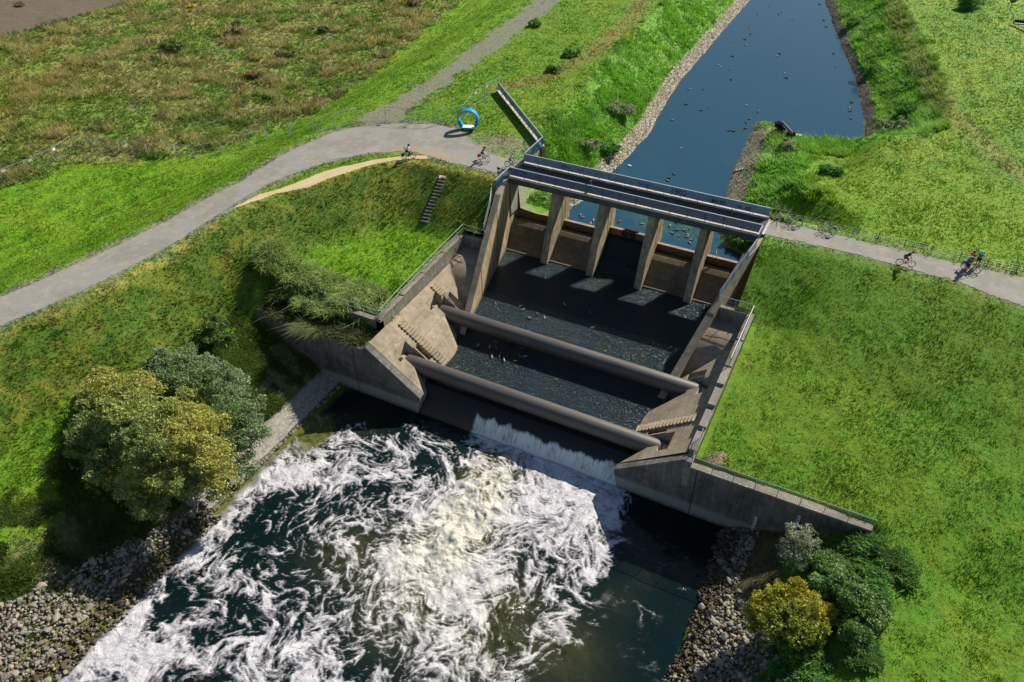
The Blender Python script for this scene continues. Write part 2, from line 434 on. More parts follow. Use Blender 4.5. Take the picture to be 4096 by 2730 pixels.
TRACK = [(-25.5, 5), (-24, 11.3), (-24.5, 18.6), (-24.9, 28.7), (-25.4, 39.1), (-26, 50.8), (-26.9, 61.2), (-29, 100), (-36, 190), (-31, 190), (-25, 100), (-22.7, 63.2),
         (-22., 52.7), (-21.2, 40), (-21.1, 28.6), (-20.8, 19.5), (-21, 11.9), (-19, 6)]
_g = lambda L: [tuple(bp(a * .85, b * .85, 0)[:2]) for a, b in L]
_lo = _g([(1210, 918), (1300, 880), (1400, 830), (1500, 790), (1620, 755), (1750, 730), (1880, 712), (1905, 718)])
_tt = _g([(1215, 919), (1300, 897), (1400, 862), (1500, 818), (1600, 790), (1750, 757), (1895, 737)])
_tb = _g([(1060, 1000), (1200, 948), (1300, 910), (1450, 873), (1600, 822), (1750, 776), (1900, 750), (2010, 750)])
ISL = _lo + _tt[::-1]
SAND[:] = _tt + _g([(2010, 735)]) + _tb[::-1]
def poly_mask(x, y, pts, soft=.5, jit=.8, seed=9, fr=.6):
    d = sdpoly(x, y, pts) + (fbm(x * fr, y * fr, seed) - .5) * 2 * jit
    return 1 - sstep(-soft, soft, d)
def lerp(c, d, m): return c * (1 - m[..., None]) + np.array(d) * m[..., None]
def gcol(x, y):
    """albedo of the ground cover"""
    n1 = fbm(x * .12, y * .12, 21); n2 = fbm(x * .5, y * .5, 31); n3 = fbm(x * 1.6, y * 1.6, 41, 3)
    n4 = fbm(x * .06 + 3, y * .25, 51)
    c = np.zeros(x.shape + (3,)) + np.array([.085, .15, .017])
    c = lerp(c, (.13, .17, .022), sstep(.4, .65, n1) * .7)
    c = lerp(c, (.05, .125, .013), sstep(.5, .7, n2) * .6)
    d, s = pdist(x, y, PL)
    left = x < 5
    riv = s > 0
    # left embankment: brownish and darker, then the bright berm
    band = riv & left
    m = sstep(.0, 1.5, d) * sstep(10.5, 7.0, d) * band
    dry = lerp(np.zeros(x.shape + (3,)) + np.array([.085, .108, .02]), (.045, .085, .013), sstep(.4, .6, n2))
    dry = dry * (1 - (sstep(.55, .75, n3) * .5)[..., None]) + np.array([.14, .12, .045]) * (sstep(.55, .75, n3) * .5)[..., None]
    c = c * (1 - m[..., None]) + dry * m[..., None]
    m = band * sstep(6.5, 9.5, d) * (y > -24)
    c = lerp(c, (.10, .19, .014), m * .8)
    m = band * sstep(.0, .6, d) * sstep(1.8, .6, d) * sstep(.42, .6, n3)
    c = lerp(c, (.26, .2, .11), m * .8)
    m = band * (y < -24) * sstep(7, 9, d) * sstep(14, 12, d)
    c = lerp(c, (.075, .15, .018), m * .7)
    # land side strip
    d2, s2 = pdist(x, y, PU)
    land = s2 < 0
    c = lerp(c, (.088, .17, .012), land * .7)
    c = c * (1 + .13 * np.sin(d2 * 2.3 + n2 * 3.5) * land)[..., None]
    c = lerp(c, (.12, .18, .02), land * sstep(.5, .62, n4) * .6)
    # meadow
    mm = poly_mask(x, y, MEADOW, .6, 1.6, 61, .3)
    md = np.zeros(x.shape + (3,)) + np.array([.122, .116, .072])
    md = lerp(md, (.08, .108, .04), sstep(.42, .6, fbm(x * .16, y * .22, 71)))
    md = lerp(md, (.21, .17, .14), sstep(.54, .68, fbm(x * .22, y * .3, 81)) * .8)
    md = lerp(md, (.11, .085, .08), sstep(.6, .72, fbm(x * .4, y * .4, 91)) * .7)
    md = lerp(md, (.05, .085, .022), sstep(.62, .74, fbm(x * .3 + 40, y * .3, 95)) * .8)
    md = lerp(md, (.19, .16, .04), sstep(20, -20, y) * sstep(-60, -90, x) * .4)
    c = c * (1 - mm[..., None]) + md * 1.45 * mm[..., None]
    fld = sstep(-104.5, -106.5, x + .15 * (y - 14) * -1 + (n2 - .5) * 2)
    c = lerp(c, (.094, .071, .105), fld)
    # canal banks
    dc = sdpoly(x, y, CANAL)
    bank = (~riv) & (x > -12) & (x < 42)
    m = bank * sstep(9.5 + 2, 7.5, dc + (n2 - .5) * 4)
    lush = lerp(np.zeros(x.shape + (3,)) + np.array([.095, .195, .03]), (.13, .22, .08), sstep(.5, .65, n2))
    lush = lush * (1 - (sstep(.5, .7, n3) * .5)[..., None]) + np.array([.06, .13, .022]) * (sstep(.5, .7, n3) * .5)[..., None]
    m = m * ~((x > 27.5) & (y < 12) & (dc > 3 + (n2 * 4)))
    c = c * (1 - m[..., None]) + lush * m[..., None]
    # worn brown tracks on both dikes
    t1, _ = pdist(x, y, [(-13.5, 22), (-9.5, 29), (-7.6, 38), (-7.4, 55), (-9.8, 71), (-14, 110)])
    c = lerp(c, (.14, .12, .07), sstep(2.3, .6, t1 + (n3 - .5) * 2) * .75)
    t1, _ = pdist(x, y, [(27, 110), (29.6, 89), (36.6, 61.5), (42.2, 41), (48.7, 28), (56, 19)])
    c = lerp(c, (.145, .11, .075), sstep(2.0, .6, t1 + (n3 - .5) * 1.6) * .5)
    c = c * (1 + .10 * np.sin(t1 * 2.1 + n2 * 3) * ((x > 26) & ~riv))[..., None]
    t1, _ = pdist(x, y, [(31, 14), (37, 13), (43, 16), (50, 14)])
    c = lerp(c, (.15, .15, .05), sstep(1.8, .4, t1 + (n3 - .5) * 2) * .6)
    # right lawns
    m = (riv & ~left) * 1.0
    rl = lerp(np.zeros(x.shape + (3,)) + np.array([.080, .140, .014]), (.060, .135, .012), sstep(.4, .6, fbm(x * .15 + 9, y * .15, 33)))
    rl = lerp(rl, (.094, .138, .018), sstep(.52, .7, fbm(x * .3, y * .3 + 5, 43)) * .5)
    c = c * (1 - m[..., None] * .85) + rl * m[..., None] * .85
    m = (x > 30) * (x < 52) * (~riv) * sstep(4, 6, y) * sstep(26, 18, y) * sstep(6.5, 9, dc)
    c = lerp(c, (.098, .165, .013), m * .8)
    # gravel spill beside the paths
    for P_ in (PATH_L, PATH_R):
        dd = sdpoly(x, y, P_)
        if P_ is PATH_L: dd = np.where(inpoly(x, y, ISL), 3., dd)
        c = lerp(c, (.16, .14, .24), sstep(1.6, -.2, dd + (n3 - .5) * 2.6) * (.9 if P_ is PATH_L else .5) * (1 - .6 * (riv)))
    tk = poly_mask(x, y, TRACK, .5, 1.2, 66, .7)
    c = lerp(c, (.125, .111, .195), tk * (.75 + .25 * sstep(.4, .6, n3)))
    c = lerp(c, (.17, .14, .21), sstep(2.4, .5, np.hypot((x + 4.5) / 2.4, (y - 7.4) / 1.6) + (n3 - .5) * 2) * .8)
    c = lerp(c, (.19, .15, .18), sstep(.7, .3, np.hypot((x - 31.6) / 1.4, (y + 25.8) / 2.2) + (n3 - .5) * .7))
    # river banks: bare soil and algae at the water
    sl = riv & (x < 0) & (y < -26.9)
    m = sl * sstep(-14.5, -12.5, x + (n2 - .5) * 4)
    c = lerp(c, (.09, .07, .08), m * .85)
    c = lerp(c, (.06, .09, .02), m * sstep(.5, .62, n2) * .6)
    m = sl * sstep(-6.9, -6.2, x + (n3 - .5))
    c = lerp(c, (.06, .075, .012), m)
    sr = riv & (x > 30) & (y < -26.9)
    m = sr * sstep(39.6, 37.6, x + (n2 - .5) * 4)
    c = lerp(c, (.07, .05, .055), m * .9)
    m = sr * sstep(35.2, 34.6, x + (n3 - .5))
    c = lerp(c, (.06, .07, .015), m)
    m = sr * sstep(46, 42, x + (n2 - .5) * 5) * sstep(38, 40, x)
    c = lerp(c, (.05, .125, .025), m * .7)
    m = (dc < .8) & bank
    c = lerp(c, (.1, .085, .06), m * .9)
    return np.clip(c * np.array([1.6, 1.75, .95]), 0, .8)

# ground sheet with graded grid lines
def gl(parts):
    out = [parts[0][0]]
    for a, b, st in parts:
        n = max(1, int(round((b - a) / st))); out += list(a + (b - a) * (np.arange(1, n + 1) / n))
    return np.array(out)
gx = gl([(-420, -160, 10), (-160, -60, 1.2), (-60, -20, .55), (-20, -2.2, .35), (-2.2, 27.8, .5), (27.8, 46, .35), (46, 58, .5), (58, 100, 1.5), (100, 420, 12)])
gy = gl([(-130, -66, 4), (-66, -26.8, .4), (-26.8, -26.4, .4), (-26.4, -23.9, .4), (-23.9, -23.5, .4), (-23.5, 12, .35), (12, 50, .55), (50, 120, 1.1), (120, 200, 3), (200, 620, 14)])
GX, GY = np.meshgrid(gx, gy)
GZ = terrain(GX, GY)
nx, ny = len(gx), len(gy)
idx = np.arange(nx * ny).reshape(ny, nx)
Fq = np.stack([idx[:-1, :-1], idx[:-1, 1:], idx[1:, 1:], idx[1:, :-1]], -1).reshape(-1, 4)
cx = (GX[:-1, :-1] + GX[1:, 1:]) / 2; cy = (GY[:-1, :-1] + GY[1:, 1:]) / 2
CUT = [(-.75, 2.3), (28.15, 2.3), (28.15, -8.1), (29.75, -8.1), (29.75, -26.9), (-2.3, -26.9), (-2.3, -7.7), (-.3, -7.7), (-1.05, -1)]
keep = ~inpoly(cx, cy, CUT).reshape(-1)
gc = gcol(GX, GY).reshape(-1, 3)
MT['ground'] = attrmat('grass_and_soil_ground', var=.28, scale=1.6, bmp=.42, bscale=2.6, bdist=.3)
g = npmesh('ground', np.stack([GX, GY, GZ], -1).reshape(-1, 3), Fq[keep], MT['ground'], 4, gc, smooth=True)
tag(g, kind='structure')

# paths as fine sheets just above the ground
def sheet(name, poly, mat, step, dz, jit, seed, col, soft=0., bite=None):
    xs = [p[0] for p in poly]; ys = [p[1] for p in poly]
    X, Y = np.meshgrid(np.arange(min(xs) - 1, max(xs) + 1, step), np.arange(max(min(ys), -66) - 1, min(max(ys), 150) + 1, step))
    d = sdpoly(X, Y, poly) + (fbm(X * .8, Y * .8, seed) - .5) * 2 * jit
    if bite is not None: d = np.maximum(d, bite(X, Y))
    Z = terrain(X, Y) + dz
    ii = np.arange(X.size).reshape(X.shape)
    Q = np.stack([ii[:-1, :-1], ii[:-1, 1:], ii[1:, 1:], ii[1:, :-1]], -1).reshape(-1, 4)
    dm = (d[:-1, :-1] + d[1:, 1:] + d[1:, :-1] + d[:-1, 1:]) / 4
    Q = Q[(dm < 0).reshape(-1)]
    used = np.unique(Q); rem = np.zeros(X.size, int) - 1; rem[used] = np.arange(len(used))
    V = np.stack([X, Y, Z], -1).reshape(-1, 3)[used]
    C_ = col(V[:, 0], V[:, 1])
    o = npmesh(name, V, rem[Q], mat, 4, C_, smooth=True); tag(o, kind='structure'); return o
MT['gravel'] = attrmat('fine_gravel', var=.18, scale=7., bmp=.35, bscale=14., bdist=.05)
def pcol(x, y):
    c = np.zeros(x.shape + (3,)) + np.array([.28, .275, .30])
    n1 = fbm(x * .5, y * .5, 13); n2 = fbm(x * 2, y * 2, 14)
    c = lerp(c, (.235, .225, .225), sstep(.42, .6, n1) * .7)
    c = lerp(c, (.37, .34, .30), sstep(.55, .7, n2) * .5)
    c = lerp(c, (.37, .30, .20), sstep(2.6, .5, np.hypot((x + 12) / 2.6, (y - .7) / .9) + (n2 - .5)) * .6)
    return c
def scol(x, y):
    c = np.zeros(x.shape + (3,)) + np.array([.56, .46, .32])
    return lerp(c, (.48, .37, .22), sstep(.4, .7, fbm(x * 1.5, y * 1.5, 15)) * .5)
def island(X, Y):      # the grass wedge between the main path and the sandy trail
    return -sdpoly(X, Y, ISL)
sheet('path', PATH_L, MT['gravel'], .2, .035, .22, 5, pcol, bite=island)
sheet('path', PATH_R, MT['gravel'], .2, .035, .15, 6, pcol)
sheet('sandy_trail', SAND, MT['gravel'], .14, .05, .16, 8, scol)
# ------------------------------------------------------------------ weir structure
XC = 13.6
mx = lambda x: 2 * XC - x
def mir(o):
    """mirror a mesh object about the weir axis"""
    me = o.data; co_ = np.empty(len(me.vertices) * 3, np.float32); me.vertices.foreach_get('co', co_)
    co_ = co_.reshape(-1, 3); co_[:, 0] = 2 * XC - co_[:, 0]; me.vertices.foreach_set('co', co_.ravel()); me.flip_normals(); me.update(); return o
faceX = lambda y: -.6 if y > 0 else -.55 - .215 * y
def Wtop(y): return float(np.interp(y, [-17.6, -15.3, -9.5, -3.6, 0, 20], [-9.2, -7.62, -3.84, -.42, -.25, -.25]))

def slope_surface(right=False):
    pk = [(-1.15, -.35, -18.0, -15.7, -8.7), (-.3, 1.25, -15.2, -14.3, -8.9), (-.1, .75, -25.4, -23.2, -9.5), (.72, 2.3, -22.9, -21.9, -9.7),
          (-.4, 3.9, -17.05, -15.35, -8.82), (.7, 3.9, -24.75, -23.05, -9.52)]
    def lines(a, b, st, cuts):
        L = list(np.arange(a, b + 1e-6, st))
        for c in cuts: L += [c - .012, c + .012]
        L = sorted(set(round(v, 4) for v in L)); out = [L[0]]
        for v in L[1:]:
            if v - out[-1] > .02 or any(abs(v - c) < .013 for c in cuts): out.append(v)
        return np.array(out)
    xs = lines(-2.0, 3.75, .12, sorted({c for p_ in pk for c in p_[:2] if c < 3.7}))
    ys = lines(-26.25, -7.9, .12, sorted({c for p_ in pk for c in p_[2:4]}))
    X, Y = np.meshgrid(xs, ys)
    P = -5.5 - .74 * (X + 1.8)
    Rm = -5. - .4 * (np.clip(-8.1 - Y, 0, 99) / 3.2) ** 3.4
    H = np.where(Y > -14.9, np.maximum(P, Rm), P)
    # facets on the downstream side of each pipe
    for (ax, ay, bx, by, y0) in ((1.03, -17.7, 3.35, -19.25, -19.3), (2.1, -25.1, 3.3, -26.1, -26.3)):
        L = math.hypot(bx - ax, by - ay); dist = -((X - ax) * (by - ay) - (Y - ay) * (bx - ax)) / L
        m = (Y > y0) & (Y < ay + 1.2) & (X > ax - .3) & (dist > 0)
        H = np.where(m, np.minimum(H, P - dist * .85), H)
    for (a, b, c, d, f) in pk:
        H = np.where((X > a) & (X < b) & (Y > c) & (Y < d), np.minimum(H, f), H)
    H = np.maximum(H, -10.6)
    ii = np.arange(X.size).reshape(X.shape)
    Q = np.stack([ii[:-1, :-1], ii[:-1, 1:], ii[1:, 1:], ii[1:, :-1]], -1).reshape(-1, 4)
    V = np.stack([X, Y, H], -1).reshape(-1, 3)
    qx, qy = V[Q[:, 0], 0], V[Q[:, 0], 1]
    Q = Q[~((qy > -17.1) & (qx > -.55 - .215 * qy - .3))]
    # skirt on the water side
    e = ii[:, -1]; n0 = len(V); V = np.vstack([V, np.stack([X[:, -1], Y[:, -1], np.full(len(ys), -12.5)], -1)])
    k = np.arange(int((ys < -17.2).sum()) - 1); Q = np.vstack([Q, np.stack([e[k], n0 + k, n0 + k + 1, e[k + 1]], -1)])
    o = npmesh('slope', V, Q, MT['conc_slope'], 4)
    return mir(o) if right else o

for side in (0, 1):
    X_ = (lambda x: mx(x)) if side else (lambda x: x)
    lr = 'right' if side else 'left'
    ab = empty('abutment', (X_(0), -15, -6))
    tag(ab, ['tan concrete abutment on the left of the weir with sloped face, pipe pockets and stair', 'shaded concrete abutment on the right of the weir below the stepped wall'][side], 'abutment')
    def put(o):
        o.parent = ab; o.matrix_parent_inverse = Matrix.Translation((-X_(0), 15, 6)); return o
    put(slope_surface(bool(side)))
    # channel wing wall
    b = MB(); ysw = [8.9, 4, 2.3, 0.02, 0, -1.5, -3.6, -5.5, -7.5, -9.5, -11.5, -13.5, -15.3, -17.4]
    bt = MB()
    for ya, yb in zip(ysw[:-1], ysw[1:]):
        if side and ya > 4: continue
        ia, ib = faceX(ya), faceX(yb); th = .62
        b.prism([(X_(ia), ya, Wtop(ya)), (X_(ia - th), ya, Wtop(ya)), (X_(ib - th), yb, Wtop(yb)), (X_(ib), yb, Wtop(yb))],
                [(X_(ia), ya, -12), (X_(ia - th), ya, -12), (X_(ib - th), yb, -12), (X_(ib), yb, -12)])
        if yb < -3.5:
            bt.prism([(X_(ia + .03), ya, Wtop(ya) + .07), (X_(ia - th - .03), ya, Wtop(ya) + .07), (X_(ib - th - .03), yb, Wtop(yb) + .07), (X_(ib + .03), yb, Wtop(yb) + .07)],
                     [(X_(ia + .03), ya, Wtop(ya) - .06), (X_(ia - th - .03), ya, Wtop(ya) - .06), (X_(ib - th - .03), yb, Wtop(yb) - .06), (X_(ib + .03), yb, Wtop(yb) - .06)])
    put(b.build('channel_wall', MT['conc_tan']))
    put(bt.build('wall_coping', MT['conc_top']))
    for yj in (-5.0, -11.2):
        put(MB().beam((X_(faceX(yj) + .01), yj, Wtop(yj) + .02), (X_(faceX(yj) + .01), yj, -9.3), .05, .05, up=(0, 1, 0)).build('expansion_joint', MT['dark']))
    if not side:
        for yj in (1.55, 2.45): put(MB().box((-.62, yj - .09, -6.2), (-.585, yj + .09, -.7)).build('gate_slot_shade', MT['dark']))  # flat dark strips painted as the shade inside the slots
    # box upstream wall and outer wall
    b = MB()
    yb_ = -7.6 if not side else -8.1
    b.box((min(X_(-2.5), X_(.62)), yb_ - .35, -7.5), (max(X_(-2.5), X_(.62)), yb_, -3.62))
    put(b.build('cross_wall', MT['conc_grey']))
    b = MB(); bc = MB()
    segs = [(-7.3, -3.66, -3.7), (-12, -3.75, -3.85), (-16, -3.9, -4.0), (-20, -4.1, -4.3), (-24.1, -4.5, -4.5)] if not side else \
           [(-7.9, -3.66, -3.7), (-12.5, -3.8, -3.9), (-16.3, -4.0, -4.05), (-18.7, -4.3, -4.4), (-21.2, -4.7, -4.8), (-23.6, -5.1, -5.2), (-26.1, -5.6, -5.7), (-27.05, -6.05, -6.1)]
    for (ya, za, zb), (y2, z2_, _) in zip(segs[:-1], segs[1:]):
        xa, xb = sorted((X_(-2.05), X_(-2.62)))
        b.prism([(xa, ya, za), (xb, ya, za), (xb, y2, zb), (xa, y2, zb)], [(xa, ya, -8.5), (xb, ya, -8.5), (xb, y2, -8.5), (xa, y2, -8.5)])
        bc.prism([(xa - .04, ya, za + .09), (xb + .04, ya, za + .09), (xb + .04, y2 + .03, zb + .09), (xa - .04, y2 + .03, zb + .09)],
                 [(xa - .04, ya, za - .03), (xb + .04, ya, za - .03), (xb + .04, y2 + .03, zb - .03), (xa - .04, y2 + .03, zb - .03)])
    put(b.build('outer_wall', MT['conc_grey'])); put(bc.build('outer_coping', MT['conc_top']))
    # stairs laid on the slope
    for (x0, x1, ys_, n_) in ((-1.4, 3.6, -21.85, 17), (-1.7, -.45, -15.25, 5)):
        if side and n_ == 5: continue
        st = MB()
        for i in range(n_):
            xa = x0 + (x1 - x0) * i / n_; xb = x0 + (x1 - x0) * (i + 1) / n_
            zt = -5.5 - .74 * (xa + 1.8) + .07
            wv = .42 + .03 * (i % 2)
            st.prism([(X_(xa), ys_ - wv, zt), (X_(xb), ys_ - wv - .02, zt), (X_(xb), ys_ + wv, zt), (X_(xa), ys_ + wv, zt)],
                     [(X_(xa), ys_ - wv, zt - .55), (X_(xb), ys_ - wv - .02, zt - .55), (X_(xb), ys_ + wv, zt - .55), (X_(xa), ys_ + wv, zt - .55)])
        put(st.build('stair', MT['conc_slope']))
    # pipe bearing blocks in the pockets
    for (xa, yy, zz) in ((-1.02, -16.55, -7.6), (-.02, -24.15, -8.35)):
        for k in range(2):
            q = MB(); q.box((min(X_(xa), X_(xa + .5)), yy + .22 * k - .2, zz - 1.1), (max(X_(xa), X_(xa + .5)), yy + .22 * k - .04, zz + .5))
            put(q.build('bearing_plate', MT['wood']))
    # wing wall along the river
    b = MB()
    if not side:
        prof = [(-15.8, -6.6), (-15.2, -5.9), (-2.5, -5.88), (-1.95, -5.42), (3.72, -9.62), (3.62, -10.4), (3.08, -12.9), (-15.8, -12.9)]
        b.prism([(x, -27, z) for x, z in prof], [(x, -26.22, z) for x, z in prof])
        b.prism([(x, -27.04, z + .1) for x, z in ((-15, -5.9), (-2.6, -5.88))] + [(-2.6, -26.5, -5.78), (-15, -26.5, -5.8)],
                [(-15, -27.04, -5.97), (-2.6, -27.04, -5.95), (-2.6, -26.5, -5.95), (-15, -26.5, -5.97)])
    else:
        prof = [(44.0, -6.9), (43.7, -6.15), (29.9, -6.05), (29.2, -5.5), (mx(3.72), -9.62), (mx(3.62), -10.4), (mx(3.08), -12.9), (44.0, -12.9)]
        b.prism([(x, -27, z) for x, z in prof], [(x, -26.3, z) for x, z in prof])
    ww = b.build('river_wing_wall', MT['conc_wing']); put(ww)
    j = MB()
    for xj in ((-3.55,) if not side else (30.35,)):
        j.box((xj - .035, -27.02, -12.4), (xj + .035, -26.98, -6.1))
    put(j.build('wall_joint', MT['dark']))
    if side:
        b = MB(); b.box((29.6, -27.25, -6.12), (43.6, -26.4, -5.95)); put(b.build('wing_coping', MT['conc_top']))
        for gxx, zt in ((35.6, -10.0), (38.6, -8.1)):
            q = MB(); q.box((gxx - .12, -27.1, zt - .9), (gxx + .12, -27.03, zt + .9)); 
            for k in range(6): q.box((gxx - .12, -27.12, zt - .8 + k * .28), (gxx + (.02 if k % 2 else .08), -27.09, zt - .72 + k * .28), 1)
            gs = q.build('gauge_staff', [MT['white'], MT['black']]); tag(gs, ['white water gauge staff low on the right wing wall nearer the water', 'white water gauge staff on the right wing wall above the grey bush'][gxx > 37], 'gauge', 'gauge staffs on the wing wall')

# retaining wall behind the left platform
b = MB(); b.box((-8.2, -24.1, -8), (-2.05, -23.62, -4.5)); b.box((-8.25, -24.14, -4.5), (-2.0, -23.58, -4.4), 1)
tag(b.build('retaining_wall', [MT['conc_grey'], MT['conc_top']]), 'grey concrete retaining wall under the weedy platform rail at the left corner', 'retaining wall')

# piers
for i, xp in enumerate((5.05, 10.7, 16.38, 22.0)):
    pr = empty('weir_pier', (xp, 2, -8)); hw = .4
    tag(pr, ['concrete weir pier leftmost under the footbridge', 'concrete weir pier on the left of the middle bay', 'concrete weir pier on the right of the middle bay', 'concrete weir pier rightmost under the footbridge'][i], 'bridge pier', 'concrete piers carrying the footbridge')
    prof = [(.55, -.62), (-2.55, -8.9), (-2.9, -11), (3.75, -11), (3.75, -.42), (1, -.42), (.9, -.62)]
    b = MB(); b.prism([(-hw, y - 2, z + 8) for y, z in prof], [(hw, y - 2, z + 8) for y, z in prof])
    b.prism([(-hw, 3.75 - 2, 7.6), (hw, 3.75 - 2, 7.6), (hw * .45, 4.15 - 2, 7.6), (-hw * .45, 4.15 - 2, 7.6)], [(-hw, 3.75 - 2, -3), (hw, 3.75 - 2, -3), (hw * .45, 4.15 - 2, -3), (-hw * .45, 4.15 - 2, -3)])
    o = b.build('pier_body', MT['conc_pier'], pr)
    for yj in (1.55, 2.45):
        for sx in (-1, 1): MB().box((sx * (hw - .02), yj - 2 - .08, 1.6), (sx * (hw + .006), yj - 2 + .08, 7.35)).build('gate_slot_shade', MT['dark'], pr)  # no groove is cut: dark strips carry the slot shade as colour
edges = [-.6, 4.65, 5.45, 10.3, 11.1, 15.98, 16.78, 21.6, 22.4, 27.8]
for i in range(5):
    xa, xb = edges[2 * i] + .004, edges[2 * i + 1] - .004
    s_ = empty('stop_beam', ((xa + xb) / 2, 2.4, -5.3)); top = -5.28 if i != 2 else -4.7
    tag(s_, ['rusty brown stop beam in the leftmost bay of the weir', 'rusty brown stop beam with caught weed in the second bay from the left', 'raised rusty stop beam with draped debris in the middle bay', 'rusty brown stop beam in the second bay from the right', 'rusty brown stop beam in the rightmost bay with a twig on it'][i], 'stop beam', 'stop beams between the piers')
    h = (xb - xa) / 2
    b = MB(); b.box((-h, -.14, top - .86 + 5.3), (h, .14, top + 5.3 - .03))
    for k in (.25, .5): b.box((-h, -.165, top - k + 5.3 - .03), (h, -.14, top - k + 5.3))
    b.build('beam_body', MT['beam'], s_)
    b = MB(); b.box((-h, -.19, top + 5.3 - .03), (h, .19, top + 5.3 + .05)); b.build('beam_cap', MT['beamtop'], s_)
    if i == 2:
        b = MB(); r3 = random.Random(3)
        for k in range(26):
            x0 = -.9 + r3.random() * 1.5; b.tube([(x0, .3 - .5 * r3.random(), top + 5.4), (x0 + r3.uniform(-.2, .2), -.22, top + 5.25), (x0 + r3.uniform(-.2, .2), -.27, top + 5.3 - r3.uniform(.3, 1.1))], .035, 5)
        b.tube([(-.7, 0, top + 5.45), (.1, -.1, top + 5.5), (.9, .15, top + 5.4)], .12, 7)
        dbs = b.build('branch_debris', MT['rust']); dbs.location = s_.location; tag(dbs, 'dark branches and weed draped over the raised middle stop beam', 'debris')
    if i != 2:
        prof = [(2.8, -6.5), (2.3, -6.25), (1.6, -6.03), (1.2, -6.08), (.7, -6.4), (.1, -7.0), (-.5, -7.7), (-1.0, -8.2), (-1.4, -8.42), (-1.75, -8.48), (-1.8, -11), (2.8, -11)]
        b = MB(); b.prism([(xa, y, z) for y, z in prof], [(xb, y, z) for y, z in prof])
        xm = (xa + xb) / 2 + .9
        sl = b.build('spillway_sill', MT['conc_sill'])
        tag(sl, ['brown stained concrete sill ramp in the leftmost bay', 'brown concrete sill ramp in the second bay from the left', '', 'brown concrete sill ramp in the second bay from the right', 'brown concrete sill ramp in the rightmost bay'][i], 'sill', 'sill ramps below the stop beams')
        j = MB()
        for (ya, za), (y2, z2_) in zip(prof[2:9], prof[3:10]): j.beam((xm, ya, za), (xm, y2, z2_), .05, .02)
        o = j.build('joint', MT['dark'], sl)

# footbridge
fb = empty('footbridge', (XC, 1.8, 0)); tag(fb, 'long straight concrete footbridge across the weir with graffitied railing panels', 'footbridge')
def fbp(o): o.parent = fb; o.matrix_parent_inverse = Matrix.Translation((-XC, -1.8, 0)); return o
XA, XB = -.55, 27.75
b = MB(); b.box((XA, .2, -.4), (XB, 3.5, 0)); fbp(b.build('deck', MT['asphalt']))
fbp(MB().box((XA, -.12, -.72), (XB, .2, -.02)).build('edge_beam', MT['fascia'])); fbp(MB().box((XA, 3.5, -.72), (XB, 3.8, -.02)).build('edge_beam', MT['fascia']))
def coping(y0, y1, n_):
    L = (XB - XA) / n_
    for k in range(n_): fbp(MB().box((XA + k * L + .03, y0, -.02), (XA + (k + 1) * L - .03, y1, .17)).build('coping_slab', MT['coping'], bevel=.015))
coping(-.22, .26, 16); coping(3.44, 3.84, 16)
for xk in np.arange(XA + 1.2, XB, 5.65): fbp(MB().box((xk - .05, .26, .004), (xk + .05, 3.44, .012)).build('deck_joint', MT['conc_grey']))
def slat_rail(P, Q, name='railing', pitch=.16, z0=.24, z1v=1.2, panel=False, mats=None):
    P = Vector(P); Q = Vector(Q); L = (Q - P).length; d = (Q - P).normalized()
    root = empty(name, P)
    n = max(2, int(L / pitch)); bars = MB(); post = MB(); tr = MB()
    O = Vector((0, 0, 0)); E_ = Q - P
    if panel:
        m = max(1, int(round(L / 1.9)))
        for k in range(m):
            a = E_ * (k / m) + d * .03; b_ = E_ * ((k + 1) / m) - d * .03
            MB().beam(a + Vector((0, 0, (z0 + z1v) / 2)), b_ + Vector((0, 0, (z0 + z1v) / 2)), .03, z1v - z0 - .06).build('panel', MT['panel'], root)
    else:
        for k in range(n + 1):
            a = E_ * (k / n); bars.beam(a + Vector((0, 0, z0)), a + Vector((0, 0, z1v - .02)), .022, .088, up=d)
        bars.beam(O + Vector((0, 0, z0)), E_ + Vector((0, 0, z0)), .05, .05)
        bars.build('bars', MT['slat'], root)
    tr.beam(Vector((0, 0, z1v)), E_ + Vector((0, 0, z1v)), .11, .07); tr.build('handrail', MT['steel'], root)
    m = max(1, int(round(L / 1.9)))
    for k in range(m + 1):
        a = E_ * (k / m); MB().beam(a + Vector((0, 0, -.05)), a + Vector((0, 0, z1v - .03)), .07, .05, up=d).build('post', MT['panel' if panel else 'slat'], root)
    return root
r_ = slat_rail((XA + .1, .02, 0), (XB - .1, .02, 0), 'bridge_railing', .105, z0=.3)
tag(r_, 'dark blue-grey barred railing along the near edge of the footbridge', 'railing')
r_ = slat_rail((XA + .1, 3.66, 0), (XB - .1, 3.66, 0), 'bridge_railing', panel=True)
tag(r_, 'grey sheet-metal railing with graffiti along the far edge of the footbridge', 'railing')
# graffiti strokes on the far panels
def text(name, s, loc, size, mat, ext=.003, lab=None, cat='graffiti', rot=(math.pi / 2, 0, 0), par=None):
    cu = bpy.data.curves.new(name, 'FONT'); cu.body = s; cu.size = size; cu.extrude = ext; cu.offset = .006
    o = bpy.data.objects.new(name, cu); COL.objects.link(o); o.location = loc; o.rotation_euler = rot
    dg = bpy.context.evaluated_depsgraph_get(); me = bpy.data.meshes.new_from_object(o.evaluated_get(dg)); me.name = name
    bpy.data.objects.remove(o); o = bpy.data.objects.new(name, me); COL.objects.link(o); o.location = loc; o.rotation_euler = rot
    me.materials.clear(); me.materials.append(mat)
    if par: o.parent = par; o.matrix_parent_inverse = Matrix.Translation(-Vector(par.location))
    return o
MT['gred'] = plain('red_spray_paint', (.55, .03, .05), .6, 0, .1, 2, 0); MT['gblue'] = plain('dark_blue_spray_paint', (.03, .07, .16), .6, 0, .1, 2, 0)
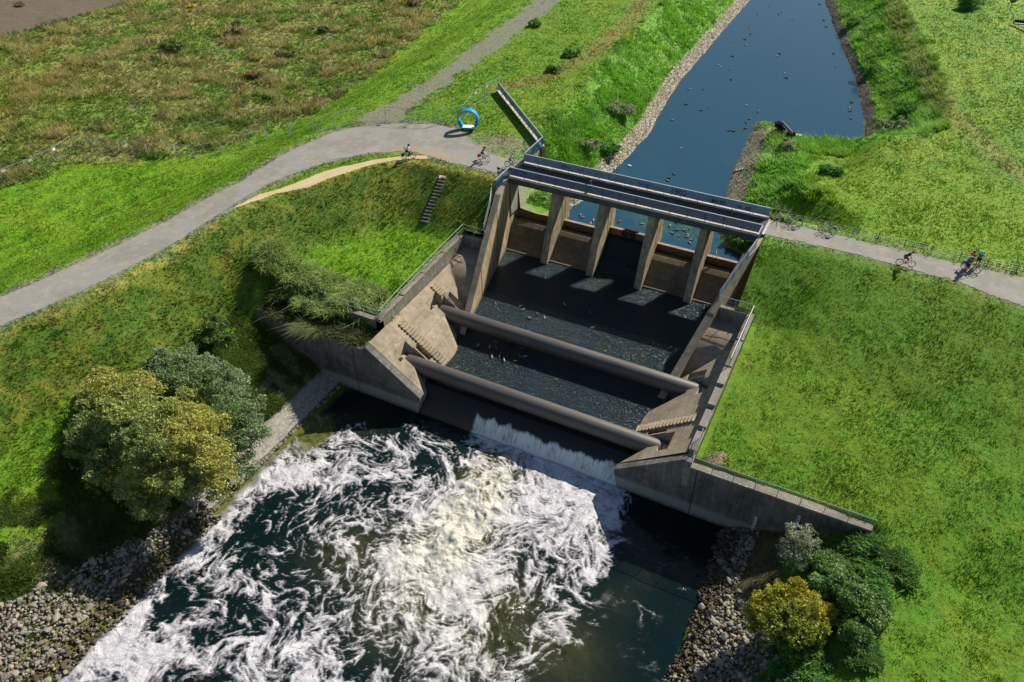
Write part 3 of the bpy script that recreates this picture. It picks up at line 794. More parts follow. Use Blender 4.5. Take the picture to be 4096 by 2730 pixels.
MT['gpale'] = plain('pale_blue_spray_paint', (.22, .34, .42), .6, 0, .1, 2, 0)
yg = 3.66 - .022
for s, xg, zg, sz, mt in (('AUP', 6.1, .62, .52, 'gred'), ('SBZ !', 4.3, .62, .46, 'gblue'), ('1902', 17.05, .38, .95, 'gblue'), ('SVCK', 13.4, .5, .5, 'gblue'), ('MUSL', 21.6, .4, .7, 'gblue'), ('A_AP', 24.4, .4, .62, 'gblue'),
                         ('ZK', 2.0, .5, .5, 'gpale'), ('OR', 15.6, .5, .45, 'gpale')):
    text('graffiti', s, (xg, yg, zg), sz, MT[mt], par=r_)

# wall panel running up the left bank and its links
def pan_rail(P, Q, lab, panel, h=1.2, base=None):
    P = Vector(P); Q = Vector(Q)
    r = slat_rail(P, Q, 'wall_railing', panel=panel, z1v=h, z0=.22); tag(r, lab, 'railing'); return r
rl_ = pan_rail((-13.2, 21.4, .05), (-.42, 8.55, .05), 'long graffitied sheet railing running up the left canal bank', True)
tag(pan_rail((-.42, 8.5, .05), (-.45, 3.85, .05), 'short barred railing linking the footbridge to the bank wall', False), None)
pan_rail((-.5, -.1, .02), (-.55, -3.2, -.1), 'short barred railing at the near left corner of the footbridge', False, 1.18)
pan_rail((27.75, -.1, .02), (27.75, -1.9, -.05), 'short pale barred railing at the near right corner of the footbridge', False, 1.18)
for s, t_ in (('SR', .16), ('KMOR', .3), ('LSA', .5), ('NV', .7), ('COS', .88)):
    p = Vector((-13.2, 21.4, .5)).lerp(Vector((-.42, 8.55, .5)), t_); text('graffiti', s, p + Vector((-.03, -.03, 0)), .6, MT['gpale' if t_ > .4 else 'gred'], rot=(math.pi / 2, 0, math.radians(-45.1)), par=rl_)
b = MB(); P = Vector((-13.3, 21.5, 0)); Q = Vector((-.35, 8.5, 0)); m = 11
for k in range(m):
    a = P.lerp(Q, k / m + .002); c = P.lerp(Q, (k + 1) / m - .002); b.beam(a + Vector((0, 0, -.02)), c + Vector((0, 0, -.02)), .45, .24)
b.beam(P + Vector((.05, .05, -1.6)), Q + Vector((.05, .05, -1.6)), .34, 3.0, 1)
tag(b.build('bank_wall', [MT['coping'], MT['conc_tan']]), 'low concrete wall with pale coping slabs under the long bank railing', 'wall')
# thin handrails and box rails
def tube_rail(pts, lab, h=1.05, mids=(.55,), mat='greenrail', post_every=1.6, bars=0, group=None):
    root = empty('handrail', pts[0]); o = Vector(pts[0]); P = [Vector(p) - o for p in pts]
    b = MB(); b.tube([p + Vector((0, 0, h)) for p in P], .035, 6)
    b.build('top_rail', MT[mat], root)
    if mids or bars:
        b = MB()
        for m_ in mids: b.tube([p + Vector((0, 0, m_)) for p in P], .022, 6)
        if bars:
            b.tube([p + Vector((0, 0, .12)) for p in P], .02, 6)
            for a, c in zip(P[:-1], P[1:]):
                n = max(1, int((c - a).length / bars))
                for k in range(n): q = a.lerp(c, k / n); b.tube([q + Vector((0, 0, .12)), q + Vector((0, 0, h))], .011, 4)
        b.build('infill', MT[mat], root)
    for a, c in zip(P[:-1], P[1:]):
        n = max(1, int(round((c - a).length / post_every)))
        for k in range(n + (1 if c is P[-1] else 0)):
            q = a.lerp(c, k / n); pb = MB(); pb.tube([q + Vector((0, 0, -.15)), q + Vector((0, 0, h))], .03, 6); pb.build('post', MT[mat], root)
    tag(root, lab, 'handrail', group); return root
tube_rail([(-.95, -3.3, -.3), (-.2, -5.2, -1.2), (.25, -7.5, -2.85)], 'pale handrail stepping down the left wing wall from the footbridge', .95, (.3, .6))
tube_rail([(.45, -7.75, -3.58), (-2.3, -7.6, -3.58), (-2.35, -12, -3.75), (-2.35, -16, -3.9), (-2.35, -20, -4.1), (-2.35, -23.8, -4.45)], 'pale green tube handrail along the outer wall of the left abutment')
tube_rail([(-2.3, -23.85, -4.4), (-7.8, -23.85, -4.4)], 'short pale handrail half buried in the bushes at the left corner')
slabs = [(-2.0, -.1), (-4.5, -1.0), (-7.9, -3.0)]
r_ = empty('panel_railing', (27.75, -2.0, 0)); b = MB(); b2 = MB(); b3 = MB()
Pp = [Vector((27.78, -2.0, -.35)), Vector((27.5, -3.9, -.72)), Vector((26.25, -8.0, -3.1))]
for a, c in zip(Pp[:-1], Pp[1:]):
    a = a - r_.location; c = c - r_.location
    b.beam(a + Vector((0, 0, .62)), c + Vector((0, 0, .62)), .03, .86); b2.beam(a + Vector((0, 0, 1.08)), c + Vector((0, 0, 1.08)), .08, .06)
    for k in range(5): q = a.lerp(c, k / 4); MB().beam(q, q + Vector((0, 0, 1.05)), .06, .06, up=(0, 1, 0)).build('post', MT['steel'], r_)
b.build('panel', MT['panel'], r_); b2.build('handrail', MT['steel'], r_)
tag(r_, 'sloping blue-grey panel railing on the right wing wall below the footbridge', 'railing')
tube_rail([(26.3, -8.15, -3.58), (29.55, -8.25, -3.58)], 'silver barred railing across the head of the right abutment box', 1.05, (), 'steel', 1.6, .14)
tube_rail([(29.62, -8.3, -3.6), (29.62, -12.5, -3.8), (29.62, -16.2, -3.98)], 'silver barred railing on the outer wall of the right abutment box', 1.05, (), 'steel', 1.8, .14)
tube_rail([(29.75, -24.4, -5.2), (29.8, -27.1, -5.95), (36.6, -27.1, -5.95), (43.6, -27.1, -5.95)], 'long silver barred railing along the top of the right wing wall', 1.12, (), 'steel', 1.75, .15)

# the two pipes
for i, (yc, zc_, xa, xb) in enumerate(((-16.2, -7.97, -.3, 27.75), (-23.9, -8.66, .45, 27.0))):
    b = MB(); r = .8; ns = 20; base_n = 18
    ring = []
    for k in range(ns + 1):      # rounded back, flatter belly
        a = math.pi * (-.12) + math.pi * 1.24 * k / ns
        ring.append((yc + r * math.cos(a), zc_ + r * math.sin(a)))
    ring += [(yc - .55, zc_ - .62), (yc + .55, zc_ - .62)]
    nseg = 12
    for k in range(nseg):
        x0 = xa + (xb - xa) * k / nseg; x1 = xa + (xb - xa) * (k + 1) / nseg
    b.prism([(xa, y, z) for y, z in ring], [(xb, y, z) for y, z in ring])
    root = empty('crossing_pipe', ((xa + xb) / 2, yc, zc_))
    o = b.build('pipe_body', MT['pipe'], None, smooth=False); o.parent = root; o.matrix_parent_inverse = Matrix.Translation(-root.location)
    me = o.data
    for p_ in me.polygons: p_.use_smooth = len(p_.vertices) == 4
    mod = o.modifiers.new('bevel', 'BEVEL'); mod.width = .07; mod.segments = 2; mod.limit_method = 'ANGLE'; mod.angle_limit = math.radians(50)
    b = MB()
    for k in range(1, 6):
        xk = xa + (xb - xa) * k / 6
        pts = [(xk, yc + (r + .006) * math.cos(a), zc_ + (r + .006) * math.sin(a)) for a in np.linspace(.0, math.pi, 13)]
        b.tube(pts, .012, 4)
    o = b.build('weld_seam', MT['pipe']); o.parent = root; o.matrix_parent_inverse = Matrix.Translation(-root.location)
    tag(root, ['thick grey pipe crossing the channel nearer the footbridge', 'thick grey pipe crossing above the lip of the waterfall'][i], 'pipe', 'pipes crossing the weir channel')

# ------------------------------------------------------------------ water
def water_mat(name, deep, rough, bumps, tint=None, aniso=(1, 1, 1), foam=False, fall=False, spec=.5):
    m, n, l, p = newmat(name)
    v = coords(n, l, aniso, obj=False)
    c = None
    h = None
    for (sc, amp, dist) in bumps:
        t = math_(n, l, 'MULTIPLY', noise(n, l, v, sc, 3, .55, dist), amp)
        h = t if h is None else math_(n, l, 'ADD', h, t)
    col = N(n, 'ShaderNodeRGB'); col.outputs[0].default_value = (*deep, 1); c = col.outputs[0]
    if tint:
        a = N(n, 'ShaderNodeAttribute', attribute_name='tint'); c = mixc(n, l, a.outputs['Fac'], c, tint)
    nb = bump(n, l, h, 1., 1.)
    l.new(c, p.inputs['Base Color']); p.inputs['Roughness'].default_value = rough; p.inputs['IOR'].default_value = 1.33
    p.inputs['Specular IOR Level'].default_value = spec
    l.new(nb, p.inputs['Normal'])
    return m, n, l, p, v, c, nb
def sine_weed(n, l, p, c):
    # submerged green weed streaks where the attribute says so
    a = N(n, 'ShaderNodeAttribute', attribute_name='weed')
    v = coords(n, l, (1.0, .35, 1), obj=False)
    t = noise(n, l, v, 1.6, 7, .7, 1.6)
    r = ramp(n, [(.47, (0, 0, 0)), (.62, (1, 1, 1))]); l.new(t, r.inputs[0])
    f = math_(n, l, 'MULTIPLY', r.outputs[0], a.outputs['Fac'])
    c2 = mixc(n, l, f, c, (.06, .13, .045)); l.new(c2, p.inputs['Base Color'])
mt, n, l, p, v, c, nb = water_mat('canal_water', (.02, .07, .12), .1, [(1.6, .02, .4), (6, .010, .6), (.25, .02, .2)])
sine_weed(n, l, p, c); MT['canalwater'] = mt
X, Y = np.meshgrid(np.concatenate([np.arange(-.55, 40, .5)]), np.concatenate([np.arange(2.62, 130, .6), [150, 200, 260]]))
wd = sstep(0, 1, (1 - np.hypot((X - 17.5) / 8, (Y - 7.5) / 4.5)) * 1.6) + sstep(0, 1, (1 - np.hypot((X - 8) / 3, (Y - 8) / 3)) * 1.2) * .6
wd = np.clip(wd, 0, 1) + .12 * (fbm(X * .1, Y * .1, 3) > .55)
ii = np.arange(X.size).reshape(X.shape)
Q = np.stack([ii[:-1, :-1], ii[:-1, 1:], ii[1:, 1:], ii[1:, :-1]], -1).reshape(-1, 4)
o = npmesh('canal_water', np.stack([X, Y, np.full(X.shape, WZ)], -1).reshape(-1, 3), Q, MT['canalwater'], 4, attrs={'weed': wd}); tag(o, kind='structure')

# weir pool and spillway fall: one sheet following the water profile
ysA = np.concatenate([np.arange(2.62, -3.2, -.12), np.arange(-3.2, -24.5, -.25), np.arange(-24.5, -27.12, -.09)])
def prof_mid(y): return np.interp(y, [-1.9, -1.2, -.4, .4, 1.0, 1.6, 2.0, 2.62], [-8.6, -8.45, -7.6, -7.2, -6.6, -5.75, -5.53, -5.5])
def prof_side(y): return np.interp(y, [-1.9, 2.62], [-8.6, -8.6])
def prof_down(y): return np.interp(y, [-27.12, -26.9, -26.5, -26.1, -25.7, -25.3, -24.9, -24.5, -20, -15], [-12.1, -11.9, -11.2, -10.6, -10.15, -9.8, -9.6, -9.52, -9.45, -8.6])
V = []; nxs = 120; att = []
for y in ysA:
    xl = max(faceX(y) - .25, -.8) if y > -17.2 else (3.3 if y > -24 else 3.0)
    if y <= -17.2: xl = 2.6 if y > -20 else (3.3 if y > -24 else 3.0)
    xr = mx(xl); xs = np.linspace(xl, xr, nxs)
    if y > -1.9:
        mid = (xs > 11.05) & (xs < 16.02); z = np.where(mid, prof_mid(y), -8.6)
        z = z + mid * (fbm(xs * 1.3, np.full(nxs, y) * 2.2, 77) - .5) * .5 * sstep(2.2, .8, y)
    else:
        z = np.full(nxs, float(prof_down(y)))
        tur = np.exp(-((xs - 13.3) / 3.2) ** 2) * sstep(-8, -1.5, y)
        z = z + tur * (fbm(xs * .9, np.full(nxs, y) * 1.8, 78) - .5) * .45
    V.append(np.stack([xs, np.full(nxs, y), z], -1))
V = np.array(V); ii = np.arange(V.shape[0] * nxs).reshape(V.shape[0], nxs)
Q = np.stack([ii[:-1, :-1], ii[1:, :-1], ii[1:, 1:], ii[:-1, 1:]], -1).reshape(-1, 4)
yq = V[:-1, :-1, 1].reshape(-1)
mt, n, l, p, v, c, nb = water_mat('weir_pool_water', (.012, .022, .022), .16, [(2.2, .12, .8), (6, .13, .8), (15, .04, .2), (.5, .06, .3)], aniso=(1, 1.5, 1))
vm = noise(n, l, coords(n, l, (.5, .12, 1), obj=False), .8, 5, .6, .5)
rr = ramp(n, [(.35, (.006, .024, .040)), (.68, (.016, .030, .030))]); l.new(vm, rr.inputs[0]); l.new(rr.outputs[0], p.inputs['Base Color'])
MT['poolwater'] = mt
o = npmesh('weir_pool_water', V.reshape(-1, 3), Q[yq > -24.5], MT['poolwater'], 4, smooth=True); tag(o, kind='structure')
# falling water: dark thin film over the lip breaking into white streaks
m, n, l, p = newmat('falling_water')
a = N(n, 'ShaderNodeAttribute', attribute_name='streak')
v = coords(n, l, (1, .16, .16), obj=False)
t = noise(n, l, v, 7., 6, .72, .1); t2 = noise(n, l, coords(n, l, (1, .5, .5), obj=False), 2.2, 6, .7)
s = math_(n, l, 'ADD', math_(n, l, 'MULTIPLY', t, .9), math_(n, l, 'MULTIPLY', t2, .35))
s = math_(n, l, 'ADD', s, math_(n, l, 'MULTIPLY', a.outputs['Fac'], .8))
r = ramp(n, [(.97, (0, 0, 0)), (1.0, (1, 1, 1))]); 
s2 = math_(n, l, 'MULTIPLY', math_(n, l, 'SUBTRACT', s, .95), 3.2, True)
l.new(mixc(n, l, s2, (.016, .013, .014), (.78, .84, .86)), p.inputs['Base Color'])
l.new(math_(n, l, 'ADD', math_(n, l, 'MULTIPLY', s2, .45), .28), p.inputs['Roughness'])
l.new(bump(n, l, t, .5, .08), p.inputs['Normal'])
MT['fall'] = m
VV = V.reshape(-1, 3)
stk = sstep(-9.95, -10.55, VV[:, 2] + (fbm(VV[:, 0] * 1.1, VV[:, 0] * 0, 12) - .5) * 1.0) * (.62 + .3 * fbm(VV[:, 0] * .7, VV[:, 0] * 0, 14)) * sstep(8.9, 9.4, VV[:, 0]) * (1 + .25 * (fbm(VV[:, 0] * 2.5, VV[:, 0] * 0, 4) - .5))
stk += sstep(-11.5, -11.9, VV[:, 2]) * .35 * sstep(5, 8, VV[:, 0])
o = npmesh('spillway_water', VV, Q[yq <= -24.4], MT['fall'], 4, smooth=True, attrs={'streak': stk}); tag(o, kind='structure')

# ------------------------------------------------------------------ river below with foam
def curlwarp(X,Y,fr,amp,steps,seed):
    e=.05
    for k in range(steps):
        psi=lambda a,b: fbm(a*fr,b*fr,seed,2)
        gx=(psi(X+e,Y)-psi(X-e,Y))/(2*e); gy=(psi(X,Y+e)-psi(X,Y-e))/(2*e)
        X=X+amp*gy/steps/fr; Y=Y-amp*gx/steps/fr
    return X,Y
def ridge(n,k): return np.clip(1-np.abs(n-.5)*k,0,1)
def foam_field(X,Y,D):
    Xa,Ya=curlwarp(X,Y,.16,1.5,6,301)
    Xb,Yb=curlwarp(Xa,Ya,.45,.5,4,305)
    Xc,Yc=curlwarp(Xb,Yb,1.5,.18,3,309)
    r1=ridge(fbm(Xb*.36,Yb*.36,311,2),5.); r2=ridge(fbm(Xb*.85,Yb*.85,313,2),4.5); r3=ridge(fbm(Xc*1.9,Yc*1.9,317,2),5.); r4=ridge(fbm(Xc*4.3,Yc*4.3,319,2),4.)
    fine=fbm(Xc*3.,Yc*3.,323,4); soft=fbm(Xb*.28,Yb*.28,327,3)
    w=r1**3*.46+ r2**2.5*.42+ r3**2*.34 + r4**1.5*.20
    s=w+ (soft-.5)*.8 + (fine-.5)*.6 + D*.75
    return np.clip((s-.69)*2.2,0,1)
step = .085
X, Y = np.meshgrid(np.arange(-7.0, 36.5, step), np.arange(-68, -26.9, step))
def F2w(px, py): q = bp(*Fp(px, py), RZ); return q[0], q[1]
dens = np.full(X.shape, .0)
def blob(px, py, r, wgt, rx=1., rot=0.):
    global dens
    cx_, cy_ = F2w(px, py); dx, dy = X - cx_, Y - cy_
    c_, s_ = math.cos(rot), math.sin(rot); u = (dx * c_ + dy * s_) / rx; w_ = -dx * s_ + dy * c_
    dens = dens + wgt * np.exp(-(u * u + w_ * w_) / (r * r))
base = sstep(1620, 1600, 0)
# general field: strong in the middle, fading to the right-hand dark water
wx, wy = fbm(X * .25, Y * .25, 101) - .5, fbm(X * .25, Y * .25, 102) - .5
Xw, Yw = X + wx * 4, Y + wy * 4
edge = np.interp(Yw, [-62, -55, -48, -42, -38, -34, -31, -27], [15.5, 20.5, 24.5, 26.0, 25.6, 26.4, 25.6, 25.4])
dens = .60 * sstep(1.2, -1.6, Xw - edge)
dens *= np.maximum(sstep(-27.4, -30.5, Y + np.clip(10 - X, 0, 9) * .22), sstep(8.2, 10, X) * 1.0)
for a in ((1130, 1120, 3.0, .3), (1080, 1170, 3.2, .35), (1020, 1250, 3.6, .35), (960, 1270, 2.6, .25), (1120, 1060, 2.0, .3), (1250, 1150, 3.2, .38), (1340, 1190, 3.0, .4), (1240, 1230, 2.6, .3),
          (1000, 1340, 4, .2), (900, 1420, 4, .12), (1160, 1350, 3, .15), (820, 1000, 2.4, .22), (900, 1030, 2.4, .16), (950, 980, 1.6, .2), (650, 1075, 2.2, .35), (1300, 1110, 2.6, .3),
          (1200, 1080, 2.2, .25), (1400, 1150, 1.2, .4), (600, 1110, 1.8, .45), (560, 1150, 1.8, .5), (480, 1210, 2.0, .6), (420, 1290, 2.0, .6), (350, 1370, 2.0, .6), (280, 1450, 2.2, .6), (200, 1520, 2.2, .6), (600, 1350, 1.6, .22),
          (720, 1120, 1.3, .25), (430, 1500, 1.8, .2), (650, 1500, 2, .12), (1350, 1380, .7, .3), (1365, 1430, .6, .25), (1320, 1480, .7, .25),
          (700, 1075, 1.3, -.1), (690, 1145, 1.5, -.55), (620, 1165, 1.3, -.5), (560, 1235, 1.6, -.6), (585, 1290, 1.0, -.4), (400, 1360, 1.3, -.75), (385, 1410, 1.5, -.75), (470, 1375, 1.2, -.5), (540, 1400, 1.2, -.55),
          (610, 1240, 1.0, -.45), (660, 1330, 1.0, -.5), (720, 1310, .9, -.4), (730, 1120, .7, -.4), (870, 1130, 1.3, -.2), (840, 1240, 1.6, -.25), (900, 1260, 1.2, -.2), (470, 1460, 1.0, -.5), (700, 1410, 1.2, -.35),
          (800, 1350, 1.6, -.22), (1010, 1400, 1.2, -.2), (1120, 1460, 1.5, -.2), (1230, 1300, 1.2, -.2), (800, 940, 1.8, -.3), (880, 985, 1.0, -.2), (1160, 1560, 1.5, -.2), (850, 1500, 1.6, -.2), (260, 1530, .8, -.3)):
    blob(*a)
dens += .55 * sstep(8.6, 9.6, X) * sstep(24.6, 23.6, X) * sstep(-29.2, -27.2, Y)
dens += (fbm(X * .4, Y * .4, 120) - .5) * .34
churn = np.zeros(X.shape); _d = dens; dens = churn
for a in ((1130, 1110, 2.4, .9), (1090, 1180, 2.6, 1.), (1020, 1250, 3.2, .9), (960, 1330, 3.6, .45), (1160, 1380, 3.0, .35), (1130, 1050, 1.6, .5), (800, 1270, 3, .35), (900, 1420, 3, .3), (810, 970, 3, .2), (1100, 1480, 4, .3), (1300, 1500, 3, .35), (1420, 1380, 1.6, .12), (1480, 1330, 1.0, .10)): blob(*a)
churn = np.clip(dens, 0, 1); dens = _d
# mossy shoal close to the left bank
alg = sstep(1.25, .5, np.hypot((X + 4.3) / 2.4, (Y + 33.6) / 2.6) + (fbm(X * .9, Y * .9, 130) - .5) * .9)
alg = np.maximum(alg, sstep(-4.6, -5.3, X + (fbm(X, Y, 131) - .5) * 1.2) * .9)
tur = np.clip(churn * 1.0 + np.clip(dens, 0, .6) * .35, 0, 1.2)
Zr = RZ + (fbm(X * .5, Y * .5, 140, 4) - .5) * (.10 + .65 * tur) + (fbm(X * 1.8, Y * 1.8, 141, 4) - .5) * (.02 + .34 * tur)
FM = foam_field(X, Y, np.clip(dens, -.5, 1.25)) * np.clip(dens * 4, 0, 1)
Zr += FM * (.05 + .10 * churn)
ii = np.arange(X.size).reshape(X.shape)
Q = np.stack([ii[:-1, :-1], ii[:-1, 1:], ii[1:, 1:], ii[1:, :-1]], -1).reshape(-1, 4)
def foam_mat():
    m, n, l, p = newmat('foaming_river_water')
    ad = N(n, 'ShaderNodeAttribute', attribute_name='foam'); ac = N(n, 'ShaderNodeAttribute', attribute_name='churn'); aa = N(n, 'ShaderNodeAttribute', attribute_name='algae')
    v = coords(n, l, obj=False)
    def warp(vec, sc, amt, det=3):
        t = N(n, 'ShaderNodeTexNoise'); t.inputs['Scale'].default_value = sc; t.inputs['Detail'].default_value = det; l.new(vec, t.inputs['Vector'])
        s_ = n.new('ShaderNodeVectorMath'); s_.operation = 'SUBTRACT'; l.new(t.outputs['Color'], s_.inputs[0]); s_.inputs[1].default_value = (.5, .5, .5)
        k = n.new('ShaderNodeVectorMath'); k.operation = 'SCALE'; l.new(s_.outputs[0], k.inputs[0]); k.inputs['Scale'].default_value = amt
        a_ = n.new('ShaderNodeVectorMath'); a_.operation = 'ADD'; l.new(vec, a_.inputs[0]); l.new(k.outputs[0], a_.inputs[1]); return a_.outputs[0]
    w1 = warp(v, .16, 5.0, 2); w2 = warp(w1, .55, 1.1, 3); w3 = warp(w2, 2.0, .3, 4)
    af = N(n, 'ShaderNodeAttribute', attribute_name='foam_cover')
    fine = noise(n, l, w3, 6., 6, .7)
    f = math_(n, l, 'ADD', af.outputs['Fac'], math_(n, l, 'MULTIPLY', math_(n, l, 'MULTIPLY', math_(n, l, 'SUBTRACT', fine, .5), 1.3), math_(n, l, 'MULTIPLY', af.outputs['Fac'], 3., True)), True)
    wat = mixc(n, l, math_(n, l, 'MULTIPLY', ac.outputs['Fac'], .8), (.003, .012, .013), (.12, .115, .035))
    al = noise(n, l, w3, 1.4, 7, .7); ra = ramp(n, [(.35, (.03, .04, .008)), (.65, (.15, .155, .03))]); l.new(al, ra.inputs[0])
    wat = mixc(n, l, aa.outputs['Fac'], wat, ra.outputs[0])
    f = math_(n, l, 'MULTIPLY', f, math_(n, l, 'SUBTRACT', 1., math_(n, l, 'MULTIPLY', aa.outputs['Fac'], .85)))
    fc = mixc(n, l, math_(n, l, 'MULTIPLY', ac.outputs['Fac'], .55), (.72, .71, .75), (.74, .71, .50))
    r = ramp(n, [(.3, (.50, .50, .55)), (.66, (1.08, 1.08, 1.08))]); l.new(noise(n, l, w3, 1.1, 6, .65), r.inputs[0])
    fc = mixc(n, l, 1., fc, r.outputs[0], 'MULTIPLY')
    l.new(mixc(n, l, f, wat, fc), p.inputs['Base Color'])
    l.new(math_(n, l, 'ADD', math_(n, l, 'MULTIPLY', f, .6), .07), p.inputs['Roughness'])
    p.inputs['IOR'].default_value = 1.33
    hh = math_(n, l, 'ADD', math_(n, l, 'MULTIPLY', f, .07), math_(n, l, 'MULTIPLY', noise(n, l, w2, 1.6, 5, .55), math_(n, l, 'ADD', .04, math_(n, l, 'MULTIPLY', ad.outputs['Fac'], .12))))
    l.new(bump(n, l, hh, .8, 1.), p.inputs['Normal'])
    return m
MT['foam'] = foam_mat()
o = npmesh('river_water', np.stack([X, Y, Zr], -1).reshape(-1, 3), Q, MT['foam'], 4, smooth=True, attrs={'foam': np.clip(dens, -.6, 1.2), 'foam_cover': FM, 'churn': churn, 'algae': alg}); tag(o, kind='structure')
# ------------------------------------------------------------------ vegetation helpers
MT['blade'] = attrmat('grass_blades', rough=.65, trans=.38, fine=False)
MT['leaf'] = attrmat('tree_leaves', rough=.5, trans=.30, fine=False)
MT['bark'] = plain('grey_brown_bark', (.14, .105, .075), .9, 0, .35, 4)
MT['deadwood'] = plain('pale_dead_branches', (.42, .37, .30), .9, 0, .2, 4)
def project(x, y, z):
    P = np.stack([x - CAM[0], y - CAM[1], z - CAM[2]], -1) @ R
    return C0[0] + FPX * P[:, 0] / P[:, 2], C0[1] + FPX * P[:, 1] / P[:, 2], P[:, 2]
def inframe(x, y, z, m=160):
    u, v, w_ = project(x, y, z); return (u > -m) & (u < 4096 + m) & (v > -m) & (v < 2730 + m) & (w_ > 0)
def blades(name, x, y, z, h, wd, nb, col, lean=.5, spread=.1, mat='blade', kind='stuff', curve=False, hv=.45, wind=(0, 0), parent=None):
    n = len(x); r = RNG
    X = np.repeat(x, nb); Y_ = np.repeat(y, nb); Zb = np.repeat(z, nb); C_ = np.repeat(col, nb, 0); Hh = np.repeat(h, nb) * r.uniform(1 - hv, 1 + hv * .6, n * nb)
    W_ = np.repeat(np.broadcast_to(wd, (n,)), nb)
    a = r.uniform(0, 2 * np.pi, n * nb); X = X + np.cos(a) * spread * r.random(n * nb); Y_ = Y_ + np.sin(a) * spread * r.random(n * nb)
    b = r.uniform(0, 2 * np.pi, n * nb); k = r.normal(0, lean, n * nb)
    tx, ty = np.cos(b) * k + wind[0], np.sin(b) * k + wind[1]
    wx_, wy_ = -np.sin(b) * W_ / 2, np.cos(b) * W_ / 2
    B0 = np.stack([X - wx_, Y_ - wy_, Zb - .03], -1); B1 = np.stack([X + wx_, Y_ + wy_, Zb - .03], -1)
    if not curve:
        T = np.stack([X + tx * Hh, Y_ + ty * Hh, Zb + Hh], -1)
        V = np.stack([B0, B1, T], 1).reshape(-1, 3); Fa = np.arange(len(V)).reshape(-1, 3); rep = 3
    else:
        M0 = np.stack([X + tx * Hh * .45 - wx_ * .8, Y_ + ty * Hh * .45 - wy_ * .8, Zb + Hh * .72], -1); M1 = np.stack([X + tx * Hh * .45 + wx_ * .8, Y_ + ty * Hh * .45 + wy_ * .8, Zb + Hh * .72], -1)
        T = np.stack([X + tx * Hh * 1.25, Y_ + ty * Hh * 1.25, Zb + Hh * .92], -1)
        V = np.stack([B0, B1, M1, M0, T], 1).reshape(-1, 3); i = np.arange(n * nb)[:, None] * 5
        Fa = np.concatenate([i + np.array([[0, 1, 2]]), i + np.array([[0, 2, 3]]), i + np.array([[3, 2, 4]])], 0); rep = 5
    C_ = C_ * r.uniform(.75, 1.3, (n * nb, 1)) * (1 + r.normal(0, .06, (n * nb, 3)))
    o = npmesh(name, V, Fa, MT[mat], 3, np.clip(np.repeat(C_, rep, 0), 0, 1))
    if parent: o.parent = parent
    elif kind: tag(o, kind=kind)
    return o
def scatter(N_, box, keepf, dref=75., pw=2.):
    x = RNG.uniform(box[0], box[1], N_); y = RNG.uniform(box[2], box[3], N_)
    D = np.sqrt((x - CAM[0]) ** 2 + (y - CAM[1]) ** 2 + 44. ** 2)
    k = RNG.random(N_) < np.clip((dref / D) ** pw, 0, 1); x, y, D = x[k], y[k], D[k]
    k = keepf(x, y); x, y, D = x[k], y[k], D[k]; z = terrain(x, y)
    k = inframe(x, y, z); return x[k], y[k], z[k], D[k]
def notpath(x, y, m=.1): return (sdpoly(x, y, PATH_L) > m) & (sdpoly(x, y, PATH_R) > m) & (sdpoly(x, y, SAND) > m)
RIPL = lambda x, y: (x < -4.95 + 1.1 * (fbm(x * 0 + 3, y * .8, 5) - .5)) & (x > -5.9 - 1.0 - np.clip(-45.5 - y, 0, 99) * .30) & (y < -45)
RIPR = lambda x, y: (x > 33.5 + 1.4 * (fbm(x * 0 + 3, y * .8, 6) - .5)) & (x < np.interp(-y, [27, 33, 35, 37, 46], [36.2, 35.9, 37.4, 40.8, 42.5])) & (y < -27.1)
dry = lambda x, y: (sdpoly(x, y, CANAL) > .2) & ~inpoly(x, y, [(-.9, 3.6), (28., 3.6), (28.3, -8.3), (30.4, -8.3), (30.4, -27.2), (-2.7, -27.2), (-2.7, -7.5), (-.6, -7.5), (-1.3, -1)])
landok = lambda x, y: ~((y < -26.3) & (x > -8.6) & (x < 34.)) & ~((y < -44) & (x > -7.5) & (x < 34)) & ~RIPR(x, y)

# short lawn grass everywhere on the dikes
_mm = lambda x, y: poly_mask(x, y, MEADOW, .6, 1.6, 61, .3)
def k_lawn(x, y):
    k = notpath(x, y) & dry(x, y) & landok(x, y)
    tk = poly_mask(x, y, TRACK, .5, 1.2, 66, .7); k &= ~((tk > .5) & (RNG.random(x.shape) < .96)); k &= _mm(x, y) < .5
    return k
x, y, z, D = scatter(1500000, (-75, 62, -68, 120), k_lawn, 62, 2.2)
hh = .055 + .10 * sstep(.4, .7, fbm(x * .45, y * .45, 202)) + .07 * sstep(.5, .7, fbm(x * 1.3, y * .7, 203)) + .0004 * D; d, s = pdist(x, y, PL)
hh = hh * np.where((s > 0) & (x < 5), 1.25, 1.)
hh = hh * np.where((s > 0) & (x > 25), .62, 1.)
col = gcol(x, y) * (1.04 + .45 * (fbm(x * 1.1, y * .8, 205) - .45) + .25 * (fbm(x * 3.1, y * 2.2, 209, 2) - .5))[:, None]
blades('grass', x, y, z, hh, .03 + .0006 * D, 3, col, .8, .15)
# rough meadow
def k_mead(x, y): return (_mm(x, y) > .4) & (x > -106 + .15 * (y - 14))
x, y, z, D = scatter(330000, (-150, -28, -45, 125), k_mead, 92, 1.6)
hh = .22 + .55 * sstep(.42, .66, fbm(x * .22, y * .3, 81)) + .25 * RNG.random(len(x)) * sstep(.4, .6, fbm(x * .5, y * .5, 83))
blades('meadow_grass', x, y, z, hh, .07 + .0006 * D, 4, gcol(x, y) * (1 + .8 * (fbm(x * .8, y * .8, 207) - .45))[:, None], .55, .25, wind=(.35, -.15), curve=False)
